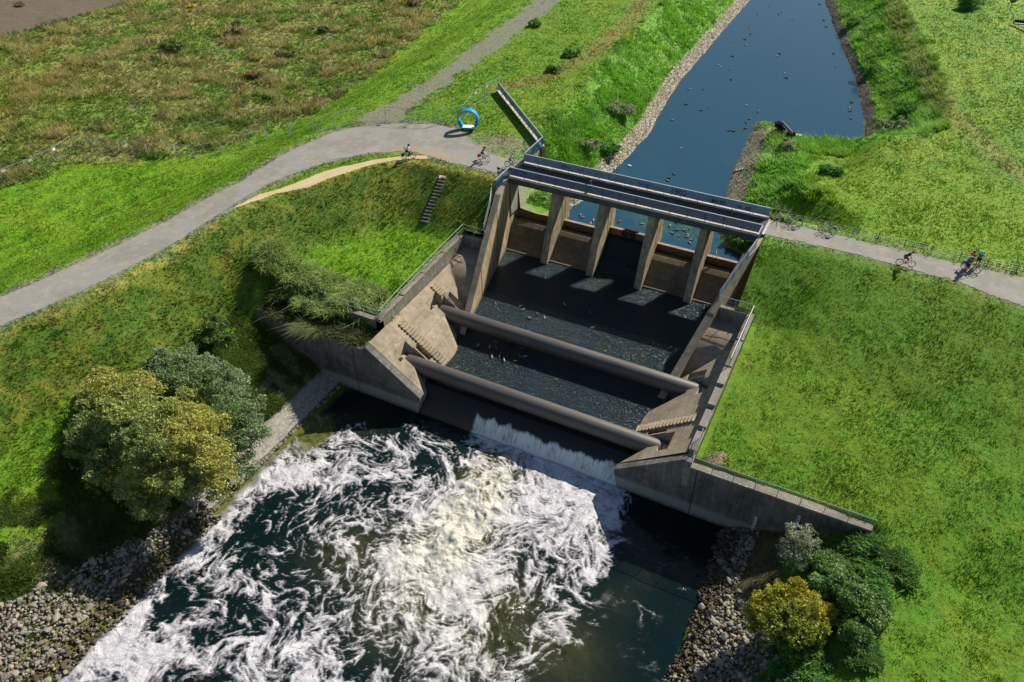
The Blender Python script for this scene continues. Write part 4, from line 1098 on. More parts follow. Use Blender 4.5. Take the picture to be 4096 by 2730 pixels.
# lush weeds on the canal banks
def k_bank(x, y):
    dc = sdpoly(x, y, CANAL); d, s = pdist(x, y, PL)
    n_ = fbm(x * .5, y * .5, 31)
    rev = (dc < 1.9) & (x < 10) | ((dc < 2.9) & (x > 14) & (x < 24) & (y < 36)) | ((dc < 1.3) & (y > 38) & (x > 12))
    up = (s <= 0) & (x > -9) & (x < 44) & (dc < 9 + (n_ - .5) * 5) & (dc > .3) & ~rev & ~((x > 27.4) & (y < 9 + 6 * (n_ - .3)) & (dc > 2.5)) & ~((x < -.3) & (y < 8.8)) & ~((x < -.3) & ((x + .45) * 12.9 + (y - 8.5) * 12.55 < 1.5))
    return up & (y > 3.7)
x, y, z, D = scatter(210000, (-12, 46, 3.5, 130), k_bank, 82, 1.8)
hh = .3 + .7 * sstep(.4, .65, fbm(x * .35, y * .35, 211))
lum = fbm(x * .9, y * .9, 213)[:, None]
cb = gcol(x, y) * (.95 + .9 * lum); cb = np.where(fbm(x * .3, y * .3, 215)[:, None] > .6, cb * np.array([1.35, 1.15, 1.5]), cb)
blades('bank_weeds', x, y, z, hh * .7, .13, 6, cb, 1.0, .3)
# dense undergrowth near the right river bank and scruffy weeds by the left bank
def k_br(x, y): return (y < -27.6) & (x > 39.5 + (fbm(x * .3, y * .3, 9) - .5) * 3) & (x < 45.2 + (fbm(x * .4, y * .4, 8) - .5) * 5) & (fbm(x * .7, y * .7, 19) > .42)
x, y, z, D = scatter(110000, (38, 52, -52, -27), k_br, 62, 1.5)
blades('brambles', x, y, z + .5 * sstep(.4, .62, fbm(x * .5, y * .5, 217)) * RNG.random(len(x)), .12 + .16 * RNG.random(len(x)), .13, 7, np.array([.13, .27, .06]) * (.5 + 1.1 * fbm(x * .8, y * .8, 218))[:, None], 1.1, .4)
def k_bl(x, y): return (x < -8) & (x > -17) & (y < -27.3) & (fbm(x * .5, y * .5, 222) > np.interp(-y, [27, 38, 50, 66], [.42, .5, .5, .46]))
x, y, z, D = scatter(60000, (-17, -7, -66, -27), k_bl, 62, 1.5)
blades('riverside_weeds', x, y, z, .2 + .5 * sstep(.5, .7, fbm(x * .5, y * .5, 227)), .09, 5, np.array([.13, .2, .04]) * (.5 + 1.1 * fbm(x * .8, y * .8, 228))[:, None], .8, .25)
# thicket hanging over the platform
n_ = 5200; x = RNG.uniform(-17.2, -2.6, n_); y = RNG.uniform(-25.4, -19.9, n_)
k = (fbm(x * .6, y * .6, 231) > .34) & (((x + 9.8) / 7.6) ** 2 + ((y + 22.4) / 2.9) ** 2 < 1.05) & ~((y < -24.3) & (x > -6.5)); x, y = x[k], y[k]
z = np.where((y < -23.6) & (x > -8), -5.95, terrain(x, y))
cc = np.array([.25, .35, .10]) * (.55 + 1.0 * fbm(x * .7, y * .7, 232))[:, None]; cc = np.where(RNG.random(len(x))[:, None] < .25, cc * np.array([1.5, 1.35, 1.5]), cc)
zc_ = 1.5 * sstep(.34, .62, fbm(x * .55, y * .55, 231)) * RNG.random(len(x)) ** .5
blades('thicket', x, y, z + zc_, .22 + .45 * fbm(x * .9, y * .9, 233), .07, 22, cc, 1.1, .45, curve=True)
n_ = 2600; x = RNG.uniform(-15, -2.8, n_); y = RNG.uniform(-26.6, -24.4, n_)
blades('platform_weeds', x, y, np.full(n_, -5.95), RNG.uniform(.2, .8, n_), .08, 7, np.array([.10, .12, .04]) * RNG.uniform(.6, 1.3, (n_, 1)), .8, .25, curve=True)
# fallen drape over the wing wall edge
n_ = 260; x = RNG.uniform(-9.6, -7.4, n_)
blades('hanging_weeds', x, np.full(n_, -26.7), np.full(n_, -5.9), RNG.uniform(.5, 1.1, n_), .07, 9, np.array([.17, .22, .08]) * RNG.uniform(.7, 1.3, (n_, 1)), .7, .4, curve=True, wind=(-.1, -.9))

# ------------------------------------------------------------------ trees and shrubs
def leaves(name, blobs, n_per, size, tints, parent, seed=1, cull=.36, asp=.5):
    r = np.random.default_rng(seed); Vs = []; Cs = []
    ex = []
    for (bx, by, bz, br, ti) in blobs:
        for _ in range(4):
            a_ = r.uniform(0, 6.283); e_ = r.uniform(-.1, 1.1); k_ = br * r.uniform(.8, 1.05)
            ex.append((bx + k_ * math.cos(a_) * math.cos(e_), by + k_ * math.sin(a_) * math.cos(e_), bz + k_ * math.sin(e_) * .8, br * r.uniform(.25, .45), ti))
    for bi, (bx, by, bz, br, ti) in enumerate(list(blobs) + ex):
        n = int(n_per * br * br / (4. if bi < len(blobs) else 2.6))
        u = r.normal(size=(n, 3)); u /= np.linalg.norm(u, axis=1)[:, None]; u[:, 2] = np.where(u[:, 2] < -.35, -u[:, 2], u[:, 2])
        lump = .5 + .85 * fbm(u[:, 0] * 2.6 + bi * 3.1, u[:, 1] * 2.6 + u[:, 2] * 2.1, seed + bi, 3)
        rad = br * lump * (1.12 - .7 * r.random(n) ** 1.6)
        P = np.array([bx, by, bz]) + u * rad[:, None] * np.array([1, 1, .82])
        g_ = fbm(P[:, 0] * 1.5 + bi, P[:, 1] * 1.5 + P[:, 2] * 1.3, seed + 50, 3); k = g_ > cull; P = P[k]; n = len(P); g_ = g_[k]
        a = r.normal(size=(n, 3)); a /= np.linalg.norm(a, axis=1)[:, None]; b = np.cross(a, r.normal(size=(n, 3))); b /= np.linalg.norm(b, axis=1)[:, None]
        s_ = size * r.uniform(.6, 1.3, n)[:, None]
        Vs.append(np.stack([P - a * s_, P + b * s_ * asp, P + a * s_, P - b * s_ * asp], 1).reshape(-1, 3))
        c = np.array(tints[ti]) * r.uniform(.7, 1.35, (n, 1)) * (.75 + .6 * g_)[:, None]; Cs.append(np.repeat(c, 4, 0))
    V = np.vstack(Vs); C_ = np.clip(np.vstack(Cs), 0, 1)
    o = npmesh(name, V - np.array(parent.location), np.arange(len(V)).reshape(-1, 4), MT['leaf'], 4, C_); o.parent = parent
    return o
def tree(name, base, blobs, label, cat, tints, n_per=2600, size=.15, trunk=.3, seed=1, group=None, dead=0, cull=.36, stems=1):
    root = empty(name, base); tag(root, label, cat, group)
    leaves('crown', blobs, n_per, size, tints, root, seed, cull)
    b = MB(); rr_ = random.Random(seed); O = Vector((0, 0, 0))
    cx_ = sum(q[0] for q in blobs) / len(blobs) - base[0]; cy_ = sum(q[1] for q in blobs) / len(blobs) - base[1]; cz_ = min(q[2] for q in blobs) - base[2]
    fork = Vector((cx_ * .35, cy_ * .35, max(.5, cz_ * .55)))
    b.tube([O - Vector((0, 0, .4)), O + Vector((.05, 0, .3)), fork * .6, fork], [trunk * 1.25, trunk, trunk * .85, trunk * .7], 9)
    for q in blobs:
        t_ = Vector((q[0] - base[0], q[1] - base[1], q[2] - base[2])); m_ = fork.lerp(t_, .5) + Vector((rr_.uniform(-.3, .3), rr_.uniform(-.3, .3), .25))
        b.tube([fork * .9, m_, t_ + Vector((0, 0, q[3] * .3))], [trunk * .5, trunk * .3, trunk * .1], 6)
        for k in range(5):
            e_ = t_ + Vector((rr_.uniform(-1, 1), rr_.uniform(-1, 1), rr_.uniform(-.3, .9))) * q[3] * .8
            b.tube([m_.lerp(t_, .5 + .1 * k), m_.lerp(e_, .6) + Vector((0, 0, .1)), e_], [trunk * .16, trunk * .1, .012], 5)
    b.build('trunk', MT['bark'], root)
    if dead:
        b = MB()
        for k in range(dead):
            st = fork + Vector((-.8, .4, .6)); e_ = st + Vector((-3.4 - rr_.random() * 1.4, .2 + rr_.uniform(-1.8, 1.2), 1.0 + rr_.random() * 1.6))
            mid = st.lerp(e_, .5) + Vector((0, 0, .5)); b.tube([st, mid, e_], [.08, .05, .015], 5)
            for _ in range(5):
                e2 = mid.lerp(e_, rr_.random()); b.tube([e2, e2 + Vector((-rr_.uniform(.4, 1.1), rr_.uniform(-.7, .7), rr_.uniform(0, .5)))], [.03, .008], 4)
        b.build('bare_branch', MT['deadwood'], root)
    return root
def fb_(lst, z0): 
    out = []
    for (px, py, dz, r_, ti) in lst:
        q = bp(*Fp(px, py), z0 + dz); out.append((q[0], q[1], q[2], r_, ti))
    return out
Y1, Y2, Y3 = (.42, .42, .11), (.33, .38, .11), (.24, .31, .10)
big = fb_([(255, 900, .8, 2.0, 0), (320, 905, 1.2, 1.8, 0), (290, 950, 1.8, 2.2, 1), (360, 975, 2.0, 2.1, 1), (420, 950, 1.4, 1.9, 0), (470, 990, 1.0, 1.8, 0), (430, 1020, 1.6, 2.0, 0), (350, 1035, 1.6, 2.2, 2),
           (280, 1020, .6, 2.1, 2), (215, 985, 0, 1.9, 2), (195, 1035, -1.2, 1.7, 2), (260, 1085, -1.2, 2.0, 2), (480, 1060, .2, 1.9, 0), (500, 1100, -1.0, 1.6, 0), (330, 1100, -.2, 1.8, 1), (400, 1085, 0, 1.9, 1),
           (345, 1160, -1.8, 1.4, 2), (430, 1110, -.8, 1.6, 2), (230, 940, .4, 1.6, 1)], -4.6)
bz = bp(*Fp(370, 1070), -8.6)
tree('willow_tree', (bz[0], bz[1], tz(bz[0], bz[1])), big, 'large willow with yellow-green autumn foliage on the left river bank', 'tree', [Y1, Y2, Y3], 4800, .105, .34, 3, dead=6, cull=.38)
gg = fb_([(375, 845, .2, 1.7, 0), (420, 835, .4, 1.6, 0), (480, 860, .8, 1.7, 0), (450, 890, .9, 1.8, 1), (530, 900, .8, 1.8, 0), (560, 945, .4, 1.7, 0), (575, 1000, 0, 1.6, 0), (545, 1030, -.4, 1.6, 1), (520, 960, .8, 1.9, 1), (560, 1075, -1.4, 1.3, 0),
          (510, 1130, -2.6, 1.1, 1), (400, 880, .2, 1.6, 1)], -5.6)
bz = bp(*Fp(500, 1000), -9.0)
tree('willow_tree', (bz[0], bz[1], tz(bz[0], bz[1])), gg, 'grey-green silvery willow standing behind the yellowish one', 'tree', [(.25, .34, .17), (.17, .26, .10)], 4400, .10, .26, 8, cull=.37)
gg = fb_([(490, 755, 0, 1.3, 0), (520, 790, -.3, 1.1, 0), (470, 785, -.6, .9, 0)], -4.8)
q = bp(*Fp(495, 790), -6.2); tree('shrub', (q[0], q[1], tz(q[0], q[1])), gg, 'dark green shrub on the slope just left of the thicket', 'shrub', [(.12, .2, .05)], 3800, .12, .1, 12)
gg = fb_([(1838, 1235, .5, 1.15, 0), (1815, 1265, -.1, .95, 0), (1862, 1262, 0, .95, 0), (1838, 1285, -.4, .9, 0)], -7.2)
q = bp(*Fp(1838, 1290), -8.3); tree('shrub', (q[0], q[1], tz(q[0], q[1])), gg, 'round grey-green bush below the right wing wall', 'shrub', [(.34, .38, .25)], 5200, .075, .1, 14, cull=.4)
O1, O2, O3 = (.38, .36, .045), (.29, .33, .05), (.15, .26, .04)
gg = fb_([(1800, 1375, 1.2, 1.3, 0), (1750, 1395, .8, 1.1, 0), (1850, 1395, 1.2, 1.3, 0), (1890, 1420, .6, 1.0, 0), (1820, 1430, 1.4, 1.5, 1), (1770, 1440, .6, 1.2, 1), (1860, 1450, .8, 1.2, 1), (1730, 1410, .2, .8, 0), (1830, 1490, 0, 1.2, 2), (1870, 1490, -.2, 1.0, 2), (1815, 1530, -.9, .9, 2)], -7.4)
q = bp(*Fp(1825, 1480), -9); tree('shrub', (q[0], q[1], tz(q[0], q[1])), gg, 'round bush with yellow-orange leaves on the right bank stones', 'shrub', [O1, O2, O3], 4200, .11, .14, 16, cull=.34)
G1, G2 = (.15, .28, .07), (.22, .34, .12)
for k, (px, py, r_, lb) in enumerate(((1905, 1290, 1.5, 'dark green bramble bush right of the grey bush'), (1950, 1330, 1.5, 'bramble bush upslope of the orange bush'), (1890, 1345, 1.1, 'low bramble bush between the grey and the orange bush'), (1985, 1390, 1.4, 'green bush right of the orange bush'), (1960, 1450, 1.2, 'pale green bush at the foot of the right slope'))):
    q = onT(*Fp(px, py + 25)); gg = [(q[0] + rnd.uniform(-.9, .9), q[1] + rnd.uniform(-.7, .7), q[2] + .45 + rnd.uniform(-.1, .4), r_ * rnd.uniform(.55, .8), i % 2) for i in range(4)]
    tree('shrub', tuple(q), gg, lb, 'shrub', [G1, G2], 3600, .11, .06, 30 + k)
# shrubs making up the thicket over the left wing wall
for k in range(11):
    xx = -16.0 + 1.28 * k + rnd.uniform(-.3, .3); yy = -22.6 + rnd.uniform(-.9, .9) + (.5 if k < 3 else 0) - (1.0 if 2 < k < 7 else 0); zb__ = tz(xx, yy)
    gg = [(xx + rnd.uniform(-1.1, 1.1), yy + rnd.uniform(-1.0, 1.0), zb__ + .7 + rnd.uniform(-.3, .5), rnd.uniform(.6, 1.05), i % 2) for i in range(6)]
    tree('shrub', (xx, yy, zb__), gg, 'leafy shrub in the wild thicket above the left wing wall', 'shrub', [(.24, .35, .10), (.34, .43, .17)], 4200, .085, .05, 200 + k, 'shrubs of the thicket above the left wing wall', cull=.42)
# shrubs scattered in the meadow
for k, (px, py, r_, ti, lb) in enumerate(((408, 118, 2.0, 0, 'large dark shrub in the rough meadow'), (378, 108, 1.2, 0, 'small dark shrub beside the large meadow shrub'), (660, 130, 1.2, 1, 'olive shrub near the middle of the meadow'), (545, 60, 1.0, 0, 'green shrub near the top of the meadow'),
                                      (590, 180, 1.2, 2, 'reddish brown shrub in the meadow'), (355, 140, 1.0, 0, 'low dark shrub left of the large meadow shrub'), (545, 82, 1.3, 2, 'brown dry shrub at the upper meadow'), (745, 72, 1.0, 0, 'dark green shrub at the far right of the meadow'),
                                      (950, 12, 1.1, 2, 'brown shrub at the top edge of the meadow'), (443, 18, .7, 3, 'bright yellow flowering bush at the top of the meadow'), (45, 15, .8, 2, 'lone brown shrub in the ploughed field'))):
    q = onT(*Fp(px, py)); gg = [(q[0] + rnd.uniform(-.9, .9) * r_, q[1] + rnd.uniform(-.6, .6) * r_, q[2] + .3 * r_, r_ * rnd.uniform(.45, .7), 0) for i in range(5)]
    tree('shrub', tuple(q), gg, lb, 'shrub', [[(.15, .21, .06), (.3, .28, .08), (.3, .2, .11), (.8, .7, .05)][ti]], 1500, .16, .05, 50 + k, 'shrubs in the meadow')
# shrubs on the canal banks
for k, (px, py, r_, ti, lb) in enumerate(((1425, 262, 1.6, 1, 'pale leafy bush on the left canal bank'), (1340, 345, 1.3, 1, 'grey-green bush beside the far left end of the footbridge'), (1395, 350, 1.1, 0, 'dark green bush at the stone edge by the footbridge'), (1800, 345, 1.2, 1, 'greyish bush on the spit'), (1905, 400, 1.1, 0, 'dark bush in the weeds right of the spit'),
                                      (1310, 130, 1.0, 0, 'dark bush high on the left canal bank'), (1275, 165, .9, 0, 'green bush low on the left canal bank'), (2050, 300, 1.4, 1, 'pale bush on the right canal bank'), (2080, 260, 1.2, 0, 'dark bush on the right canal bank'),
                                      (1235, 60, 1.0, 0, 'green clump at the upper left bank'), (1960, 60, 1.2, 0, 'dark bush at the upper right canal bank'), (2000, 170, 1.3, 0, 'dark bush halfway up the right canal bank'), (2235, 20, 2.0, 0, 'dark bush clump at the top right'))):
    q = onT(*Fp(px, py)); gg = [(q[0] + rnd.uniform(-.9, .9) * r_, q[1] + rnd.uniform(-.7, .7) * r_, q[2] + .35 * r_, r_ * rnd.uniform(.5, .75), 0) for i in range(5)]
    tree('shrub', tuple(q), gg, lb, 'shrub', [[(.11, .27, .05), (.32, .38, .2)][ti]], 2200, .14, .05, 80 + k, 'bushes on the canal banks')
for k, (xx, yy, zz, r_) in enumerate(((25.8, 6.2, -4.6, 1.4), (24.3, 6.6, -5.0, 1.1), (26.4, 8.0, -3.6, 1.2))):
    tree('shrub', (xx, yy, tz(xx, yy)), [(xx + rnd.uniform(-.7, .7), yy + rnd.uniform(-.6, .6), zz + rnd.uniform(-.3, .3), r_ * rnd.uniform(.55, .8), 0) for i in range(5)], ['dense green bush beneath the right end of the footbridge', 'leafy bush seen through the rightmost weir bay', 'green bush hugging the bank under the right bridge corner'][k], 'shrub', [(.11, .27, .05)], 2400, .13, .05, 120 + k, 'bushes on the canal banks')
q = bp(1700 + 240 * .5025, 800 + 475 * .5025, -5.6); tree('shrub', tuple(q), [(q[0], q[1], q[2] + .25, .42, 0), (q[0] + .2, q[1] - .3, q[2] + .15, .3, 0)], 'small green plant growing in the corner of the left abutment box', 'shrub', [(.07, .14, .03)], 9000, .07, .03, 71)

# ------------------------------------------------------------------ stone work along the banks
def cobble_mat(name, c1, c2, scale, joint=(.05, .045, .035), veg=0.):
    m, n, l, p = newmat(name); v = coords(n, l, obj=False)
    o = N(n, 'ShaderNodeTexVoronoi'); o.feature = 'DISTANCE_TO_EDGE'; o.inputs['Scale'].default_value = scale; l.new(v, o.inputs['Vector'])
    o2 = N(n, 'ShaderNodeTexVoronoi'); o2.inputs['Scale'].default_value = scale; l.new(v, o2.inputs['Vector'])
    r = ramp(n, [(.0, c1), (1., c2)]); l.new(N(n, 'ShaderNodeSeparateColor').outputs[0], r.inputs[0])
    sc = n.nodes if False else None
    se = n.new('ShaderNodeSeparateColor'); l.new(o2.outputs['Color'], se.inputs[0]); l.new(se.outputs[0], r.inputs[0])
    jr = ramp(n, [(.03, (0, 0, 0)), (.09, (1, 1, 1))]); l.new(o.outputs['Distance'], jr.inputs[0])
    c = mixc(n, l, jr.outputs[0], joint, r.outputs[0])
    t = ramp(n, [(.3, (.6, .6, .6)), (.7, (1.15, 1.15, 1.15))]); l.new(noise(n, l, v, 1.2, 6, .7), t.inputs[0]); c = mixc(n, l, 1., c, t.outputs[0], 'MULTIPLY')
    l.new(c, p.inputs['Base Color']); p.inputs['Roughness'].default_value = .85
    l.new(bump(n, l, jr.outputs[0], .8, .12), p.inputs['Normal']); return m
def strip(name, line, off, nt, mat, lab, cat, wob=.35, dz=.07, fz=None):
    P = []; 
    for (a, b_) in zip(line[:-1], line[1:]):
        n = max(1, int(math.hypot(b_[0] - a[0], b_[1] - a[1]) / .35)); P += [(a[0] + (b_[0] - a[0]) * k / n, a[1] + (b_[1] - a[1]) * k / n) for k in range(n)]
    P.append(line[-1]); P = np.array(P); T = np.gradient(P, axis=0); T /= np.linalg.norm(T, axis=1)[:, None]; Nn = np.stack([-T[:, 1], T[:, 0]], -1)
    for _ in range(4): Nn[1:-1] = (Nn[:-2] + Nn[1:-1] + Nn[2:]) / 3
    s_ = np.linspace(0, 1, nt)[None, :]; o0 = off[0] + (vnoise(P[:, 1] * .9, P[:, 0], 5) - .5)[:, None] * wob; o1 = off[1] + (vnoise(P[:, 1] * .7, P[:, 0] + 9, 6) - .5)[:, None] * wob * 1.5
    O_ = o0 + (o1 - o0) * s_; X = P[:, :1] + Nn[:, :1] * O_; Y = P[:, 1:] + Nn[:, 1:] * O_
    Z = terrain(X, Y) + dz + (fbm(X * 2.2, Y * 2.2, 15, 2) - .5) * .1
    Z[:, 0] -= .25; Z[:, -1] -= .2
    ii = np.arange(X.size).reshape(X.shape); Q = np.stack([ii[:-1, :-1], ii[:-1, 1:], ii[1:, 1:], ii[1:, :-1]], -1).reshape(-1, 4)
    o = npmesh(name, np.stack([X, Y, Z], -1).reshape(-1, 3), Q, mat, 4); tag(o, lab, cat); return o
MT['cob'] = cobble_mat('pale_laid_stone', (.30, .25, .18), (.48, .42, .32), 1.9)
MT['cobd'] = cobble_mat('dark_bank_stone', (.07, .06, .05), (.15, .13, .11), 1.7, (.015, .015, .012))
MT['slab'] = cobble_mat('grey_brown_slab_stone', (.22, .18, .13), (.36, .30, .23), 1.5)
strip('stone_revetment', [(4.7, 4.6), (5.4, 8), (6.1, 19), (6.3, 28.8), (5, 40), (4.2, 49), (3.8, 70), (3.5, 97), (3, 125)], (-.3, 2.0), 9, MT['cob'], 'pale laid stone edging along the left bank of the canal', 'stone bank', .5)
strip('stone_revetment', [(18.8, 39.6), (19.1, 32), (19.7, 24.5), (20.6, 16), (21.2, 10), (22.4, 6.9)], (-.3, 3.1), 11, MT['slab'], 'sloping stone slab edge of the spit on the right of the canal', 'stone bank', .7)
strip('stone_revetment', [(14, 125), (16.8, 103), (21.9, 85), (25, 75), (28.7, 62.7), (32.3, 48), (33.3, 39.2)][::-1], (-1.5, .25), 7, MT['cobd'], 'dark rocky edge along the far right bank of the canal', 'stone bank', .6)
MT['pave'] = plain('granite_grey_sett_paving', (.30, .28, .25), .85, 0, .4, 3.5, .4, True)
strip('bank_paving', [(-5.5, -26.95), (-5.5, -33), (-5.6, -38), (-5.7, -46)], (-.25, -2.7), 8, MT['pave'], 'grey paved strip sloping to the water beside the left wing wall', 'paved bank', .25, .1)
b = MB()
for k in range(19): b.box((-6.0 + rnd.uniform(-.03, .03), -27.1 - k - .97, -12.3), (-5.62, -27.1 - k - .01, -11.42 + rnd.uniform(-.03, .03)))
tag(b.build('kerb', MT['slab'], bevel=.04), 'worn pale stone kerb at the water edge of the left paved strip', 'kerb')
# loose boulders
def rockmesh(seed, mat):
    bm = bmesh.new(); bmesh.ops.create_icosphere(bm, subdivisions=2, radius=1.05); r_ = random.Random(seed)
    for _ in range(12):
        nrm = Vector((r_.gauss(0, 1), r_.gauss(0, 1), r_.gauss(0, 1))).normalized(); dd = r_.uniform(.35, .68)
        for v_ in bm.verts:
            e = v_.co.dot(nrm) - dd
            if e > 0: v_.co -= nrm * e
    for v_ in bm.verts: v_.co = Vector((v_.co.x * 1.2, v_.co.y * .85, v_.co.z * .7))
    me = bpy.data.meshes.new('boulder'); bm.to_mesh(me); bm.free(); me.materials.append(mat); return me
MT['rock'] = plain('angular_grey_stone', (.23, .215, .19), .85, 0, .3, 2.5, .3, False); MT['rockt'] = plain('angular_buff_stone', (.33, .285, .215), .85, 0, .25, 2.5, .3)
MT['rockd'] = plain('brown_stained_stone', (.10, .075, .05), .9, 0, .35, 2.5, .3)
RM = {k: [rockmesh(100 + i + 10 * j, MT[k]) for i in range(4)] for j, k in enumerate(('rock', 'rockt', 'rockd'))}
for side, kf, box, N_, lab, grp in ((0, RIPL, (-13, -4.3, -66, -45), 8000, 'angular stone of the riprap on the left river bank', 'riprap stones on the left bank'), (1, RIPR, (32.8, 44, -46, -27.1), 8000, 'angular stone of the riprap on the right river bank', 'riprap stones on the right bank')):
    x = RNG.uniform(box[0], box[1], N_); y = RNG.uniform(box[2], box[3], N_); k = kf(x, y); x, y = x[k], y[k]; z = terrain(x, y); k = inframe(x, y, z, 60); x, y, z = x[k], y[k], z[k]
    size = .09 + .12 * RNG.random(len(x)) ** 1.6 + .16 * (RNG.random(len(x)) < .07); o_ = np.argsort(-size); x, y, z, size = x[o_], y[o_], z[o_], size[o_]
    x, y, z, size = x[:3000], y[:3000], z[:3000], size[:3000]
    Vs = []; Fs = []; nv = 0; mi = []
    for i in range(len(x)):
        wet = (x[i] > -6.6) if side == 0 else (x[i] < 34.9)
        key = 'rockd' if (wet and rnd.random() < .7) or rnd.random() < .12 else ('rockt' if rnd.random() < .35 else 'rock')
        me = rnd.choice(RM[key]); e = (rnd.uniform(-.5, .5), rnd.uniform(-.5, .5), rnd.uniform(0, 6.28)); zz = max(z[i], RZ - .12) + size[i] * .25 + (rnd.random() * .22)
        if i < 150:
            o = bpy.data.objects.new('boulder', me); COL.objects.link(o); o.location = (x[i], y[i], zz); o.rotation_euler = e; o.scale = (size[i] * 1.15,) * 3; tag(o, lab, 'stone', grp)
        else:
            Mx = Matrix.LocRotScale(Vector((x[i], y[i], zz)), __import__('mathutils').Euler(e), Vector((size[i],) * 3))
            c_ = np.empty(len(me.vertices) * 3, np.float32); me.vertices.foreach_get('co', c_); c_ = c_.reshape(-1, 3) @ np.array(Mx.to_3x3()).T + np.array(Mx.translation)
            f_ = np.empty(len(me.polygons) * 3, np.int32); me.polygons.foreach_get('vertices', f_); Vs.append(c_); Fs.append(f_.reshape(-1, 3) + nv); nv += len(c_); mi += [('rock', 'rockt', 'rockd').index(key)] * (len(f_) // 3)
    o = npmesh('riprap', np.vstack(Vs), np.vstack(Fs), MT['rock'], 3); o.data.materials.append(MT['rockt']); o.data.materials.append(MT['rockd']); o.data.polygons.foreach_set('material_index', mi)
    tag(o, kind='stuff')
# dark rocks lying in the left bay behind the beam
for i in range(26):
    x_ = rnd.uniform(.3, 4.2); y_ = rnd.uniform(4.0, 8.5); o = bpy.data.objects.new('boulder', rnd.choice(RM['rock'])); COL.objects.link(o)
    s_ = rnd.uniform(.2, .4); o.location = (x_, y_, max(tz(x_, y_), -5.6) + .1); o.scale = (s_,) * 3; o.rotation_euler = (rnd.random(), rnd.random(), rnd.random() * 6); tag(o, 'loose stone on the canal bed behind the leftmost stop beam', 'stone', 'stones behind the leftmost bay')
# driftwood
for k, ((ax, ay), (bx, by), r_, lb) in enumerate((((78, 1298), (48, 1358), .10, 'grey weathered log lying on the left bank above the stones'), ((45, 1413), (0, 1470), .09, 'long pale log at the left edge of the picture'), ((130, 1318), (105, 1335), .07, 'short thick log stub among the left bank weeds'), ((92, 1405), (82, 1435), .05, 'thin stick on the left stones'),
                                            ((2353 - 735, 1560), (2353 - 728, 1572), .11, 'white plastic tube at the bottom edge of the right stones'))):
    p_, q_ = onT(*Fp(ax, ay)), onT(*Fp(bx, by)); b = MB(); b.tube([(p_[0], p_[1], p_[2] + r_ + .05), ((p_[0] + q_[0]) / 2, (p_[1] + q_[1]) / 2 + .05, (p_[2] + q_[2]) / 2 + r_ + .07), (q_[0], q_[1], q_[2] + r_)], [r_, r_ * .9, r_ * .7], 8)
    tag(b.build('log' if k < 4 else 'plastic_tube', MT['wood' if k < 4 else 'white'], smooth=True), lb, 'log' if k < 4 else 'tube')
